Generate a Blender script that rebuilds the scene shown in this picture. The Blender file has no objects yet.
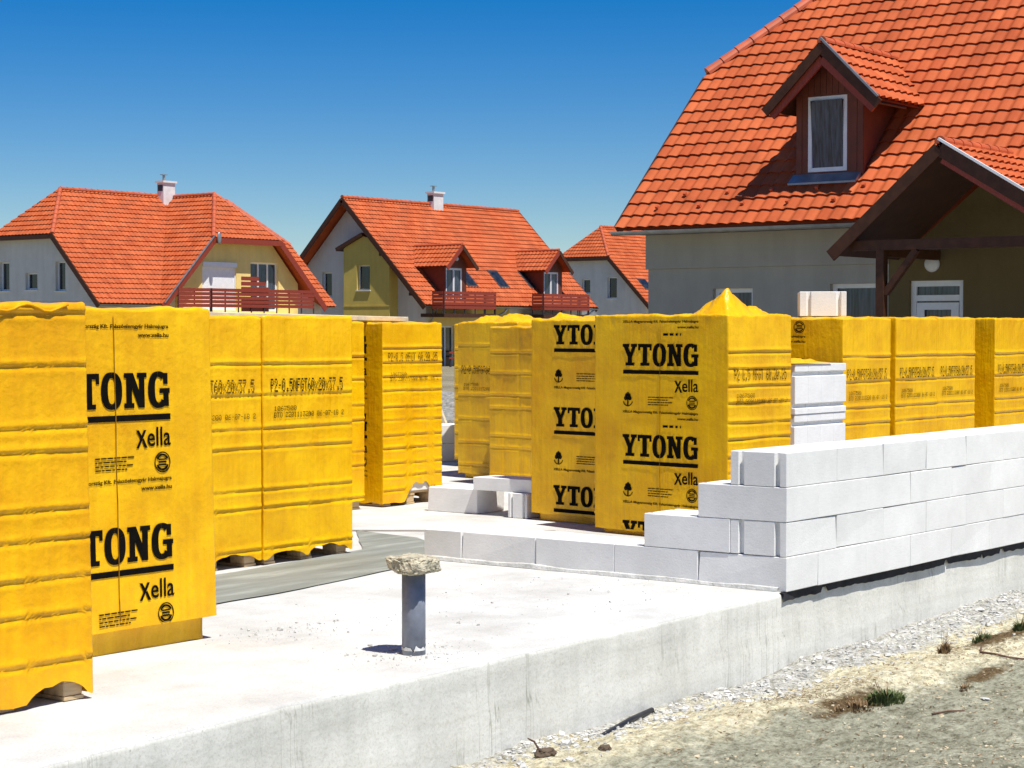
import bpy, bmesh, math, random
from mathutils import Vector, Matrix, noise
random.seed(7)
R = math.radians
SC = bpy.context.scene
COL = SC.collection
V = Vector

# ------------------------------------------------------------------ materials
def new_mat(name):
    m = bpy.data.materials.new(name); m.use_nodes = True
    nt = m.node_tree; b = nt.nodes['Principled BSDF']
    return m, nt, b
def node(nt, t, **kw):
    n = nt.nodes.new(t)
    for k, v in kw.items():
        if k in n.inputs: n.inputs[k].default_value = v
        else: setattr(n, k, v)
    return n
def ramp(nt, src, stops):
    r = nt.nodes.new('ShaderNodeValToRGB')
    e = r.color_ramp.elements
    while len(e) < len(stops): e.new(0.5)
    for i, (p, c) in enumerate(stops):
        e[i].position = p; e[i].color = (c[0], c[1], c[2], 1)
    nt.links.new(src, r.inputs[0]); return r
def coords(nt, scale=(1, 1, 1), geo=True):
    if geo: g = nt.nodes.new('ShaderNodeNewGeometry'); src = g.outputs['Position']
    else: g = nt.nodes.new('ShaderNodeTexCoord'); src = g.outputs['Object']
    m = nt.nodes.new('ShaderNodeMapping'); m.inputs['Scale'].default_value = scale
    nt.links.new(src, m.inputs[0]); return m.outputs[0]
def noise_tex(nt, vec, scale, detail=4, rough=.55):
    n = node(nt, 'ShaderNodeTexNoise'); n.inputs['Scale'].default_value = scale
    n.inputs['Detail'].default_value = detail; n.inputs['Roughness'].default_value = rough
    nt.links.new(vec, n.inputs['Vector']); return n.outputs['Fac']
def bump(nt, b, h, strength=.3, dist=.01):
    n = nt.nodes.new('ShaderNodeBump'); n.inputs['Strength'].default_value = strength
    n.inputs['Distance'].default_value = dist
    nt.links.new(h, n.inputs['Height']); nt.links.new(n.outputs[0], b.inputs['Normal']); return n
def mix(nt, fac, a, c, mode='MIX'):
    n = nt.nodes.new('ShaderNodeMix'); n.data_type = 'RGBA'; n.blend_type = mode
    if isinstance(fac, float): n.inputs[0].default_value = fac
    else: nt.links.new(fac, n.inputs[0])
    for i, x in ((6, a), (7, c)):
        if isinstance(x, tuple): n.inputs[i].default_value = (x[0], x[1], x[2], 1)
        else: nt.links.new(x, n.inputs[i])
    return n.outputs[2]
def simple(name, c, rough=.6, var=.15, scale=8., bstr=.15, bscale=60., metal=0., spec=.5, stretch=(1, 1, 1), bdist=.005):
    m, nt, b = new_mat(name)
    v = coords(nt, stretch)
    n = noise_tex(nt, v, scale, 5)
    lo = tuple(x * (1 - var) for x in c); hi = tuple(min(1, x * (1 + var)) for x in c)
    r = ramp(nt, n, [(.3, lo), (.7, hi)])
    nt.links.new(r.outputs[0], b.inputs['Base Color'])
    b.inputs['Roughness'].default_value = rough; b.inputs['Metallic'].default_value = metal
    b.inputs['Specular IOR Level'].default_value = spec
    if bstr: bump(nt, b, noise_tex(nt, v, bscale, 4), bstr, bdist)
    return m

M = {}
def film_mat(name, c, seed):
    m, nt, b = new_mat(name)
    v = coords(nt, (1, 1, 1))
    n = noise_tex(nt, v, 3.1 + seed, 5, .6)
    lo = (c[0] * .86, c[1] * .76, c[2] * .6); hi = (min(1, c[0] * 1.03), c[1] * 1.05, c[2])
    r = ramp(nt, n, [(.3, lo), (.62, hi)])
    v2 = coords(nt, (6, 6, .5))                       # faint vertical stretch streaks of the film
    n2 = noise_tex(nt, v2, 4, 4, .6)
    r2 = ramp(nt, n2, [(.25, (.90, .86, .8)), (.65, (1, 1, 1))])
    cc = mix(nt, 1.0, r.outputs[0], r2.outputs[0], 'MULTIPLY')
    n5 = noise_tex(nt, coords(nt, (1, 1, 1)), 1.3, 7, .75)         # grubby handling marks
    r5 = ramp(nt, n5, [(.56, (1, 1, 1)), (.75, (.8, .74, .66))])
    cc = mix(nt, 1.0, cc, r5.outputs[0], 'MULTIPLY')
    nt.links.new(cc, b.inputs['Base Color'])
    b.inputs['Roughness'].default_value = .27
    b.inputs['Specular IOR Level'].default_value = .3
    n3 = noise_tex(nt, v, 26, 5, .6); n4 = noise_tex(nt, coords(nt, (14, 14, 1.2)), 3, 4)
    ad = nt.nodes.new('ShaderNodeMath'); ad.operation = 'ADD'
    nt.links.new(n3, ad.inputs[0]); nt.links.new(n4, ad.inputs[1])
    rg = node(nt, 'ShaderNodeTexNoise'); rg.noise_type = 'RIDGED_MULTIFRACTAL'; rg.inputs['Scale'].default_value = 2.6; rg.inputs['Detail'].default_value = 5
    nt.links.new(coords(nt, (1.6, 1.6, .8)), rg.inputs['Vector'])
    ad2 = nt.nodes.new('ShaderNodeMath'); ad2.operation = 'MULTIPLY_ADD'; ad2.inputs[1].default_value = .55
    nt.links.new(rg.outputs['Fac'], ad2.inputs[0]); nt.links.new(ad.outputs[0], ad2.inputs[2])
    bump(nt, b, ad2.outputs[0], .7, .007)
    tr = nt.nodes.new('ShaderNodeBsdfTranslucent'); tr.inputs[0].default_value = (.9, .38, .01, 1)
    mx = nt.nodes.new('ShaderNodeMixShader'); mx.inputs[0].default_value = .06
    out = nt.nodes['Material Output']
    nt.links.new(b.outputs[0], mx.inputs[1]); nt.links.new(tr.outputs[0], mx.inputs[2]); nt.links.new(mx.outputs[0], out.inputs[0])
    return m
M['film'] = film_mat('yellow_film', (.93, .525, .002), 0)
M['film_b'] = film_mat('yellow_film_deeper', (.93, .48, .002), .8)
M['ink'] = simple('black_ink', (.006, .005, .004), .9, .3, 20, 0, spec=.05)
M['stamp'] = simple('stamp_ink', (.09, .045, .006), .9, .5, 60, 0, spec=.05)
M['seam'] = simple('film_seam', (.30, .15, .01), .6, .4, 20, 0, spec=.1)
M['pine'] = simple('raw_pine', (.55, .40, .22), .7, .25, 5, .3, 40, stretch=(1, 8, 8))
M['plank'] = simple('bleached_plank', (.72, .60, .40), .7, .15, 5, .2, 40, stretch=(1, 6, 6))

def block_mat():
    m, nt, b = new_mat('aerated_concrete')
    v = coords(nt)
    n = noise_tex(nt, v, 2.2, 6, .65)
    r = ramp(nt, n, [(.3, (.73, .725, .705)), (.68, (.86, .855, .835))])
    oi = nt.nodes.new('ShaderNodeObjectInfo')
    r2 = ramp(nt, oi.outputs['Random'], [(0, (.95, .95, .95)), (1, (1, 1, 1))])
    cc = mix(nt, 1.0, r.outputs[0], r2.outputs[0], 'MULTIPLY')
    n3 = noise_tex(nt, coords(nt, (3, 3, 14)), 6, 6, .7)
    r3 = ramp(nt, n3, [(.35, (.94, .94, .945)), (.6, (1, 1, 1))])
    cc = mix(nt, 1.0, cc, r3.outputs[0], 'MULTIPLY')
    vo = node(nt, 'ShaderNodeTexVoronoi'); vo.inputs['Scale'].default_value = 130; nt.links.new(v, vo.inputs['Vector'])
    r4 = ramp(nt, vo.outputs['Distance'], [(.06, (.7, .7, .72)), (.2, (1, 1, 1))])
    cc = mix(nt, .5, cc, r4.outputs[0], 'MULTIPLY')
    nt.links.new(cc, b.inputs['Base Color']); b.inputs['Roughness'].default_value = .9
    b.inputs['Specular IOR Level'].default_value = .2
    bump(nt, b, noise_tex(nt, v, 90, 4), .35, .004)
    return m
M['block'] = block_mat()
M['mortar'] = simple('mortar', (.50, .50, .48), .9, .25, 9, .8, 40, bdist=.01)
def concrete(name, lo, hi, streak):
    m, nt, b = new_mat(name)
    v = coords(nt)
    r = ramp(nt, noise_tex(nt, v, 1.3, 8, .68), [(.3, lo), (.62, hi)])
    cc = r.outputs[0]
    if streak:
        n2 = noise_tex(nt, coords(nt, (5, 5, .35)), 2.5, 6, .65)
        r2 = ramp(nt, n2, [(.30, (.90, .91, .90)), (.55, (1, 1, 1))]); cc = mix(nt, 1.0, cc, r2.outputs[0], 'MULTIPLY')
        nd = noise_tex(nt, coords(nt, (9, 9, .5)), 1.0, 3, .6)
        rd = ramp(nt, nd, [(.485, (1, 1, 1)), (.5, (.62, .63, .58)), (.515, (1, 1, 1))]); nm0 = noise_tex(nt, v, .9, 3); rm = ramp(nt, nm0, [(.5, (0, 0, 0)), (.6, (1, 1, 1))])
        cc = mix(nt, rm.outputs[0], cc, mix(nt, 1.0, cc, rd.outputs[0], 'MULTIPLY'))
        n3 = noise_tex(nt, coords(nt, (.4, .4, 5)), 2.0, 6, .65)
        r3 = ramp(nt, n3, [(.3, (.88, .88, .86)), (.55, (1, 1, 1))]); cc = mix(nt, 1.0, cc, r3.outputs[0], 'MULTIPLY')
    vo = node(nt, 'ShaderNodeTexVoronoi'); vo.inputs['Scale'].default_value = 22; nt.links.new(v, vo.inputs['Vector'])
    r4 = ramp(nt, vo.outputs['Distance'], [(.05, (.6, .58, .52)), (.12, (1, 1, 1))])
    nm = noise_tex(nt, v, 1.9, 5, .7); r5 = ramp(nt, nm, [(.47, (0, 0, 0)), (.60, (1, 1, 1))])
    cc = mix(nt, r5.outputs[0], cc, mix(nt, 1.0, cc, r4.outputs[0], 'MULTIPLY'))
    # fine sandy speckle
    r6 = ramp(nt, noise_tex(nt, v, 95, 3), [(.36, (.82, .8, .76)), (.5, (1, 1, 1))])
    cc = mix(nt, .6, cc, r6.outputs[0], 'MULTIPLY')
    nt.links.new(cc, b.inputs['Base Color']); b.inputs['Roughness'].default_value = .92
    b.inputs['Specular IOR Level'].default_value = .2
    bump(nt, b, noise_tex(nt, v, 35, 6), .35, .008)
    return m
M['slab'] = concrete('slab_concrete', (.42, .41, .385), (.63, .63, .61), False)
M['slab_side'] = concrete('formwork_concrete', (.57, .56, .515), (.75, .74, .685), True)
def strip_mat():
    m, nt, b = new_mat('trowelled_strip')
    n = noise_tex(nt, coords(nt, (.6, 4, 1)), 1.6, 8, .68)
    r = ramp(nt, n, [(.30, (.15, .16, .14)), (.54, (.235, .25, .225)), (.78, (.42, .44, .40))])
    nt.links.new(r.outputs[0], b.inputs['Base Color']); b.inputs['Roughness'].default_value = .75
    bump(nt, b, noise_tex(nt, coords(nt), 30, 5), .25, .005)
    return m
M['strip'] = strip_mat()
M['joint'] = simple('joint_dark', (.16, .12, .09), .9, .3, 10, .3)

def ground_mat():
    m, nt, b = new_mat('site_ground')
    v = coords(nt)
    g = nt.nodes.new('ShaderNodeNewGeometry'); sp = nt.nodes.new('ShaderNodeSeparateXYZ'); nt.links.new(g.outputs['Position'], sp.inputs[0])
    sand = ramp(nt, noise_tex(nt, v, 14, 7, .72), [(.3, (.70, .58, .36)), (.5, (.95, .87, .62)), (.7, (.97, .93, .76))]).outputs[0]
    dirt = ramp(nt, noise_tex(nt, v, 5, 8, .7), [(.3, (.32, .31, .22)), (.52, (.52, .515, .39)), (.72, (.72, .70, .55))]).outputs[0]
    grav = ramp(nt, noise_tex(nt, v, 26, 6, .7), [(.3, (.45, .44, .40)), (.6, (.80, .79, .74))]).outputs[0]
    grit = ramp(nt, noise_tex(nt, v, 60, 6, .75), [(.34, (.45, .43, .40)), (.46, (.92, .92, .9)), (.62, (1.0, 1.0, 1.0)), (.72, (1.2, 1.2, 1.18))]).outputs[0]
    blot = ramp(nt, noise_tex(nt, coords(nt, (1, 1.6, 1)), 9, 8, .8), [(.36, (.55, .52, .46)), (.5, (1, 1, 1)), (.7, (1.15, 1.14, 1.1))]).outputs[0]
    mott = ramp(nt, noise_tex(nt, coords(nt, (1, 1.5, 1)), 20, 5, .7), [(.36, (.62, .60, .55)), (.5, (1, 1, 1)), (.66, (1.22, 1.22, 1.18))]).outputs[0]
    # distance from the slab edge (y) with a wandering border
    wob = noise_tex(nt, v, 1.4, 6, .7)
    def madd(a, k, c):
        n = nt.nodes.new('ShaderNodeMath'); n.operation = 'MULTIPLY_ADD'
        nt.links.new(a, n.inputs[0]); n.inputs[1].default_value = k
        if isinstance(c, float): n.inputs[2].default_value = c
        else: nt.links.new(c, n.inputs[2])
        return n.outputs[0]
    y = sp.outputs['Y']; x = sp.outputs['X']
    d = madd(wob, .9, madd(x, .05, y))                       # rises towards the slab
    f1 = ramp(nt, d, [(0, (0, 0, 0)), (1, (1, 1, 1))])
    f1.color_ramp.elements[0].position = .12; f1.color_ramp.elements[1].position = .26
    d2 = madd(wob, 1.0, madd(x, .16, madd(y, 1.0, .62)))
    f2 = ramp(nt, d2, [(0, (0, 0, 0)), (1, (1, 1, 1))])
    f2.color_ramp.elements[0].position = .12; f2.color_ramp.elements[1].position = .3
    def patch(cx, cy, rx, ry):
        m = nt.nodes.new('ShaderNodeMapping'); m.inputs['Location'].default_value = (-cx / rx, -cy / ry, 0); m.inputs['Scale'].default_value = (1 / rx, 1 / ry, 0)
        nt.links.new(g.outputs['Position'], m.inputs[0]); l = nt.nodes.new('ShaderNodeVectorMath'); l.operation = 'LENGTH'; nt.links.new(m.outputs[0], l.inputs[0])
        return madd(noise_tex(nt, v, 7, 6, .75), 1.6, madd(l.outputs['Value'], -1.0, .0))
    far = ramp(nt, madd(y, .06, .2), [(.35, (0, 0, 0)), (.5, (1, 1, 1))])
    c = mix(nt, f2.outputs[0], dirt, sand)
    c = mix(nt, f1.outputs[0], c, grav)
    straw = ramp(nt, noise_tex(nt, coords(nt, (1, 3, 1)), 30, 6, .75), [(.3, (.07, .045, .02)), (.6, (.26, .18, .09)), (.75, (.42, .33, .19))]).outputs[0]
    for pp in ((-.70, -.78, .60, .17), (1.5, -.66, .8, .18), (.5, -1.0, .4, .09)):
        fp = ramp(nt, patch(*pp), [(.0, (0, 0, 0)), (.35, (1, 1, 1))]); c = mix(nt, fp.outputs[0], c, straw)
    wast = ramp(nt, noise_tex(nt, v, .25, 8, .7), [(.35, (.20, .18, .12)), (.65, (.36, .32, .23))]).outputs[0]
    c = mix(nt, far.outputs[0], c, wast)
    org = ramp(nt, noise_tex(nt, coords(nt, (1, 1, 1)), 2.7, 8, .75), [(.58, (1, 1, 1)), (.72, (.5, .40, .28))])
    c = mix(nt, .5, c, org.outputs[0], 'MULTIPLY')
    c = mix(nt, 1.0, c, grit, 'MULTIPLY'); c = mix(nt, 1.0, c, blot, 'MULTIPLY'); c = mix(nt, 1.0, c, mott, 'MULTIPLY')
    nt.links.new(c, b.inputs['Base Color']); b.inputs['Roughness'].default_value = .95
    b.inputs['Specular IOR Level'].default_value = .15
    bump(nt, b, noise_tex(nt, v, 40, 8, .8), 1.0, .03)
    return m
M['ground'] = ground_mat()
M['shadow_dark'] = simple('overhang_shadow_dark', (.035, .035, .04), .85, .3, 12, .3, spec=.1)  # near-black colour painting the shadow below the wall's overhang
M['stone_light'] = simple('pale_gravel', (.52, .51, .48), .9, .35, 9, .4, 50)
M['heap'] = simple('grey_heap', (.30, .29, .27), .95, .45, 14, 1., 40, bdist=.05)
M['stone_sand'] = simple('sandy_pebbles', (.50, .42, .28), .9, .4, 9, .4, 50)
M['soil_clod'] = simple('dark_soil', (.10, .07, .045), .95, .4, 20, .8, 50, bdist=.01)
M['dirt_crumb'] = simple('olive_dirt_crumb', (.30, .29, .21), .95, .45, 12, .6, 60, bdist=.01)
M['leaf'] = simple('weed_green', (.085, .115, .03), .7, .5, 30, 0)
M['dry'] = simple('dry_stalk', (.24, .15, .07), .8, .4, 30, 0)
M['root'] = simple('root_brown', (.13, .07, .045), .8, .3, 30, .3)
M['hose'] = simple('black_hose', (.012, .014, .02), .45, .3, 30, .1)
M['pvc'] = simple('grey_drain_pipe', (.19, .21, .26), .5, .2, 20, .2, 70)
M['pvc_dust'] = simple('lime_splash', (.62, .62, .60), .9, .2, 30, .5)
M['cap_mortar'] = simple('crusty_mortar', (.50, .45, .33), .95, .45, 25, 1., 60, bdist=.02)

def tile_mat(name, lo, hi):
    m, nt, b = new_mat(name)
    at = nt.nodes.new('ShaderNodeAttribute'); at.attribute_name = 'shade'
    r = ramp(nt, at.outputs['Fac'], [(0, lo), (1, hi)])
    n = noise_tex(nt, coords(nt), 1.1, 6, .65)
    r2 = ramp(nt, n, [(.3, (.70, .66, .64)), (.65, (1, 1, 1))])
    cc = mix(nt, 1.0, r.outputs[0], r2.outputs[0], 'MULTIPLY')
    nt.links.new(cc, b.inputs['Base Color']); b.inputs['Roughness'].default_value = .6
    b.inputs['Specular IOR Level'].default_value = .12
    bump(nt, b, noise_tex(nt, coords(nt), 50, 4), .15, .004)
    return m
M['tile'] = tile_mat('clay_tiles', (.43, .082, .026), (.58, .145, .05))
M['cap'] = simple('ridge_tile', (.46, .095, .034), .55, .2, 3, .1)
M['stain'] = simple('red_brown_timber', (.26, .034, .013), .5, .25, 6, .2, 40, stretch=(8, 8, 2))
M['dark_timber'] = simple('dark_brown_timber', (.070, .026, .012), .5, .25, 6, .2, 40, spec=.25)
M['board_red'] = simple('red_cladding', (.14, .032, .012), .6, .2, 4, .0)
def plaster(name, c):
    m, nt, b = new_mat(name)
    v = coords(nt)
    r = ramp(nt, noise_tex(nt, v, .8, 7, .65), [(.3, tuple(x * .9 for x in c)), (.7, tuple(x * 1.06 for x in c))])
    n2 = noise_tex(nt, coords(nt, (3, 3, .3)), 1.2, 5, .6)
    r2 = ramp(nt, n2, [(.3, (.92, .92, .91)), (.6, (1, 1, 1))])
    nt.links.new(mix(nt, 1.0, r.outputs[0], r2.outputs[0], 'MULTIPLY'), b.inputs['Base Color'])
    b.inputs['Roughness'].default_value = .92; b.inputs['Specular IOR Level'].default_value = .2
    bump(nt, b, noise_tex(nt, v, 45, 5), .4, .006)
    return m
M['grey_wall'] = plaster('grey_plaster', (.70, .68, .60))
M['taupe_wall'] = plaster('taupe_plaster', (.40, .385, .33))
M['yellow_wall'] = plaster('yellow_plaster', (.88, .67, .25))
M['ochre_wall'] = plaster('ochre_plaster', (.66, .50, .12))
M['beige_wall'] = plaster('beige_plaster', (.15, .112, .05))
M['white_paint'] = simple('white_frame', (.78, .79, .80), .4, .06, 5, 0)
M['shutter'] = simple('white_shutter', (.80, .81, .83), .5, .05, 5, .0)
M['sheet_metal'] = simple('zinc', (.32, .33, .34), .45, .2, 4, .1, metal=.6)
M['dark_metal'] = simple('dark_metal', (.05, .05, .055), .5, .2, 4, 0, metal=.3)
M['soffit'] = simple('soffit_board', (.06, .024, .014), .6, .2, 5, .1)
M['chim'] = simple('chimney_plaster', (.68, .67, .66), .9, .1, 4, .2)
M['lamp_glass'] = simple('opal_lamp', (.62, .64, .66), .3, .03, 4, 0)
M['red_plastic'] = simple('red_plastic', (.55, .03, .03), .5, .1, 4, 0)
def glass_mat(name, lo, hi, sc):
    m, nt, b = new_mat(name)
    n = noise_tex(nt, coords(nt, (sc, sc, .25)), 5, 3, .6)
    r = ramp(nt, n, [(.35, lo), (.65, hi)])
    nt.links.new(r.outputs[0], b.inputs['Base Color']); b.inputs['Roughness'].default_value = .05
    b.inputs['Specular IOR Level'].default_value = .6
    return m
M['pane'] = glass_mat('window_glass', (.006, .008, .012), (.03, .035, .045), 1)
M['pane_curtain'] = glass_mat('curtained_glass', (.012, .018, .035), (.07, .09, .14), 5)

# ------------------------------------------------------------------ object helpers
def root_of(o):
    while o.parent: o = o.parent
    return o
def thing(name, label, cat, loc, group=None):
    o = bpy.data.objects.new(name, None); COL.objects.link(o)
    o.empty_display_size = .1; o.location = loc
    o['label'] = label; o['category'] = cat
    if group: o['group'] = group
    return o
def mesh_obj(name, bm, mat, parent=None, smooth=False, loc=None, label=None):
    me = bpy.data.meshes.new(name)
    if parent is not None:
        r_ = root_of(parent); off = V(r_['origin'][:]) if 'origin' in r_ else V(r_.location)
    elif loc is not None: off = V(loc)
    else: off = V((0, 0, 0))
    bmesh.ops.translate(bm, verts=bm.verts, vec=-off)
    bm.to_mesh(me); bm.free()
    if isinstance(mat, (list, tuple)):
        for k in mat: me.materials.append(M[k])
    else: me.materials.append(M[mat])
    if smooth:
        for p in me.polygons: p.use_smooth = True
    o = bpy.data.objects.new(name, me); COL.objects.link(o)
    if parent is not None: o.parent = parent
    elif loc is not None: o.location = loc
    if label: o['label'] = label
    return o
def solo(name, bm, mat, label, cat, loc, group=None, smooth=False, kind=None):
    o = mesh_obj(name, bm, mat, None, smooth, loc)
    if label: o['label'] = label
    if cat: o['category'] = cat
    if group: o['group'] = group
    if kind: o['kind'] = kind
    return o
def B(): return bmesh.new()
def face(bm, pts):
    return bm.faces.new([bm.verts.new(p) for p in pts])
def hexa(bm, p):                       # 8 corners, bottom ring then top ring
    v = [bm.verts.new(q) for q in p]
    for f in ((3, 2, 1, 0), (4, 5, 6, 7), (0, 1, 5, 4), (1, 2, 6, 5), (2, 3, 7, 6), (3, 0, 4, 7)):
        bm.faces.new([v[i] for i in f])
def box(bm, a, b):
    x0, y0, z0 = a; x1, y1, z1 = b
    hexa(bm, [(x0, y0, z0), (x1, y0, z0), (x1, y1, z0), (x0, y1, z0), (x0, y0, z1), (x1, y0, z1), (x1, y1, z1), (x0, y1, z1)])
def bar(bm, a, b, w, h, up=V((0, 0, 1))):  # beam from a to b, w across, h along up
    a, b = V(a), V(b); d = (b - a).normalized(); s = d.cross(up).normalized() * (w / 2); u = s.cross(d).normalized() * (h / 2)
    hexa(bm, [a - s - u, a + s - u, b + s - u, b - s - u, a - s + u, a + s + u, b + s + u, b - s + u])
def tube(bm, pts, r, n=8, cap=True):
    rings = []
    pts = [V(p) for p in pts]
    for i, p in enumerate(pts):
        d = (pts[min(i + 1, len(pts) - 1)] - pts[max(i - 1, 0)]).normalized()
        s = d.orthogonal().normalized() if i == 0 else (s - d * s.dot(d)).normalized()
        t = d.cross(s); rr = r[i] if isinstance(r, (list, tuple)) else r
        rings.append([bm.verts.new(p + (s * math.cos(k * 2 * math.pi / n) + t * math.sin(k * 2 * math.pi / n)) * rr) for k in range(n)])
    for a, b in zip(rings, rings[1:]):
        for k in range(n): bm.faces.new([a[k], a[(k + 1) % n], b[(k + 1) % n], b[k]])
    if cap:
        bm.faces.new(rings[0][::-1]); bm.faces.new(rings[-1])
def soft(bm, w=.004, seg=1):
    bmesh.ops.bevel(bm, geom=list(bm.edges), offset=w, segments=seg, affect='EDGES', clamp_overlap=True)
def fix(bm): bmesh.ops.recalc_face_normals(bm, faces=bm.faces)
def nz(x, y, z): return noise.noise(V((x, y, z)))

# ------------------------------------------------------------------ slab and ground
def structure(name, bm, mat, smooth=False):
    o = mesh_obj(name, bm, mat, None, smooth); o['kind'] = 'structure'; return o
EDGE = [(-16.0, -.56), (-5.46, -.185), (-4.28, -.10), (-2.2, -.055), (-.1, .008), (.2, .045), (1.7, .05), (3.3, .048), (12, .048)]
def edge_y(x):
    for (a, b), (c, d) in zip(EDGE, EDGE[1:]):
        if a <= x <= c: return b + (d - b) * (x - a) / (c - a)
    return EDGE[-1][1]
bm = B()
xs = [-16 + i * .5 for i in range(16)] + [-8 + i * .08 for i in range(251)]
zs = [0, -.004, -.014, -.03, -.1, -.2, -.3, -.4, -.5, -.7]
prev = None; prevt = None
ys_top = [.0, .06, .2, .5, 1, 2, 4, 8, 17.2]
for x in xs:
    ye = edge_y(x)
    wav = .006 * nz(x * 1.7, 3, 0) + .004 * nz(x * 6, 1, 2)
    col = []
    for z in zs:
        inn = {0: .028, -.004: .012, -.014: .003}.get(z, 0)
        chip = max(0, nz(x * 4.2, 7, z * 3) - .28) * .045 if z > -.04 else 0
        col.append(bm.verts.new((x, ye + wav + inn + chip + .003 * nz(x * 3, z * 9, 5) - (.012 if z < -.21 else 0), z)))
    top = [col[0]] + [bm.verts.new((x, ye + .05 + q, .003 * nz(x * 1.2, q * 1.2, 9))) for q in ys_top[1:]]
    if prev:
        for i in range(len(zs) - 1):
            f = bm.faces.new([prev[i + 1], col[i + 1], col[i], prev[i]]); f.material_index = 1 if i > 1 else 0
        for i in range(len(top) - 1): bm.faces.new([prevt[i], top[i], top[i + 1], prevt[i + 1]])
    prev, prevt = col, top
structure('foundation_slab', bm, ['slab', 'slab_side'], True)

def sheet(name, poly, z, mat, n=None):
    bm = B(); face(bm, [(x, y, z) for x, y in poly]); return structure(name, bm, mat)
# darker trowelled strip with slightly wandering border, and the joint beyond it
def wander(pts, step=.12, amp=.014):
    out = []
    for (a, b), (c, d) in zip(pts, pts[1:] + pts[:1]):
        n = max(1, int(math.hypot(c - a, d - b) / step))
        for i in range(n):
            x = a + (c - a) * i / n; y = b + (d - b) * i / n
            out.append((x + amp * nz(x * 3, y * 3, 1), y + amp * nz(x * 3, y * 3, 7)))
    return out
sheet('floor_strip', wander([(-4.4, 2.02), (-2.34, 2.20), (-1.6, 2.27), (-.36, 2.50), (-.02, 2.76), (.40, 2.76), (.90, 3.55), (1.02, 4.25), (.1, 3.35), (-1.3, 3.14), (-4.4, 3.12)]), .008, 'strip')
sheet('floor_joint', [(.95, 4.30), (1.9, 3.05), (1.93, 3.06), (.98, 4.34)], .008, 'joint')

def ground_z(x, y):
    base = -.47 + max(0, min(1, (x + .5) / 4)) * .11
    bank = .03 * math.exp(-((y + .02) / .16) ** 2)
    berm = .06 * math.exp(-((y + .62 + .10 * x) / .22) ** 2) * (1 if x > -2.2 else max(0, 1 - (-2.2 - x)))
    drop = -.03 * min(1, max(0, -y - .9))
    near = max(0, 1 - max(0, abs(x) - 8) / 6) * max(0, 1 - max(0, -y - 5) / 4)
    n = .028 * nz(x * 1.3, y * 1.3, 0) + .016 * nz(x * 4, y * 4, 3) + .010 * nz(x * 11, y * 11, 6) + .007 * nz(x * 25, y * 25, 8) + .004 * abs(nz(x * 48, y * 48, 2))
    if y > 1: return -.48
    return base + (bank + berm + drop + n) * near
def axis(a, b, step, far):
    l = []; v = a
    while v < b: l.append(v); v += step
    l.append(b)
    d = step * 2; v = a; lo = []
    while v > -far: v -= d; d *= 1.45; lo.append(v)
    d = step * 2; v = b
    while v < far: v += d; d *= 1.45; l.append(v)
    return lo[::-1] + l
gx = axis(-3.4, 3.6, .026, 900); gy = axis(-2.5, .12, .024, 900)
bm = B(); grid = [[bm.verts.new((x, y, ground_z(x, y))) for y in gy] for x in gx]
for i in range(len(gx) - 1):
    for j in range(len(gy) - 1): bm.faces.new([grid[i][j], grid[i + 1][j], grid[i + 1][j + 1], grid[i][j + 1]])
structure('ground', bm, 'ground', True)

PXY = (-2.926, .297)
# loose gravel and pebbles: nobody could count them
def pebble(bm, x, y, z, s, rnd, flat=.6):
    q = Matrix.Rotation(rnd.random() * 6.28, 3, 'Z') @ Matrix.Rotation(rnd.uniform(-.5, .5), 3, 'X')
    sx, sy, sz = s * rnd.uniform(.7, 1.4), s * rnd.uniform(.6, 1.1), s * flat * rnd.uniform(.6, 1.2)
    base = [(-1, -.6, -.5), (.2, -1, -.6), (1, -.1, -.5), (.1, .95, -.55), (-.7, -.5, .5), (.3, -.7, .6), (.75, .25, .45), (-.2, .6, .55)]
    p = [q @ V((a * sx * rnd.uniform(.8, 1.15), b * sy * rnd.uniform(.8, 1.15), c * sz)) + V((x, y, z)) for a, b, c in base]
    hexa(bm, p)
rnd = random.Random(3)
bm = B()
for i in range(3400):
    x = rnd.uniform(-3.6, 6.5); w = abs(rnd.gauss(0, .22 if x > -1 else .13)) + (.02 if x < 3 else 0)
    y = edge_y(x) - .02 - w
    if y < -.95: continue
    s = min(.028, .005 + rnd.expovariate(1 / .0055))
    pebble(bm, x, y, ground_z(x, y) + s * .2, s, rnd)
solo('gravel', bm, 'stone_light', None, None, (0, 0, 0), kind='stuff')
bm = B()
for i in range(3600):
    x = rnd.uniform(-3.4, 5); y = -rnd.uniform(.1, 2.3)
    if nz(x * 1.5, y * 1.5, 12) < -.05: continue
    s = min(.02, .003 + rnd.expovariate(1 / .0035))
    pebble(bm, x, y, ground_z(x, y) + s * .15, s, rnd)
for i in range(2600):
    x = rnd.uniform(-2.2, 4.5); y = -rnd.uniform(.7, 2.4)
    s = min(.018, .0025 + rnd.expovariate(1 / .003))
    pebble(bm, x, y, ground_z(x, y) + s * .15, s, rnd)
solo('pebbles', bm, 'stone_sand', None, None, (0, 0, 0), kind='stuff')
bm = B()
for i in range(260):
    x = rnd.gauss(-.65, .28); y = -.66 - .1 * x + rnd.gauss(0, .07)
    z = ground_z(x, y); a = rnd.random() * 6.28; l = rnd.uniform(.008, .03)
    bar(bm, (x, y, z + .004), (x + math.cos(a) * l, y + math.sin(a) * l, z + rnd.uniform(.002, .014)), .0022, .0015)
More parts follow.
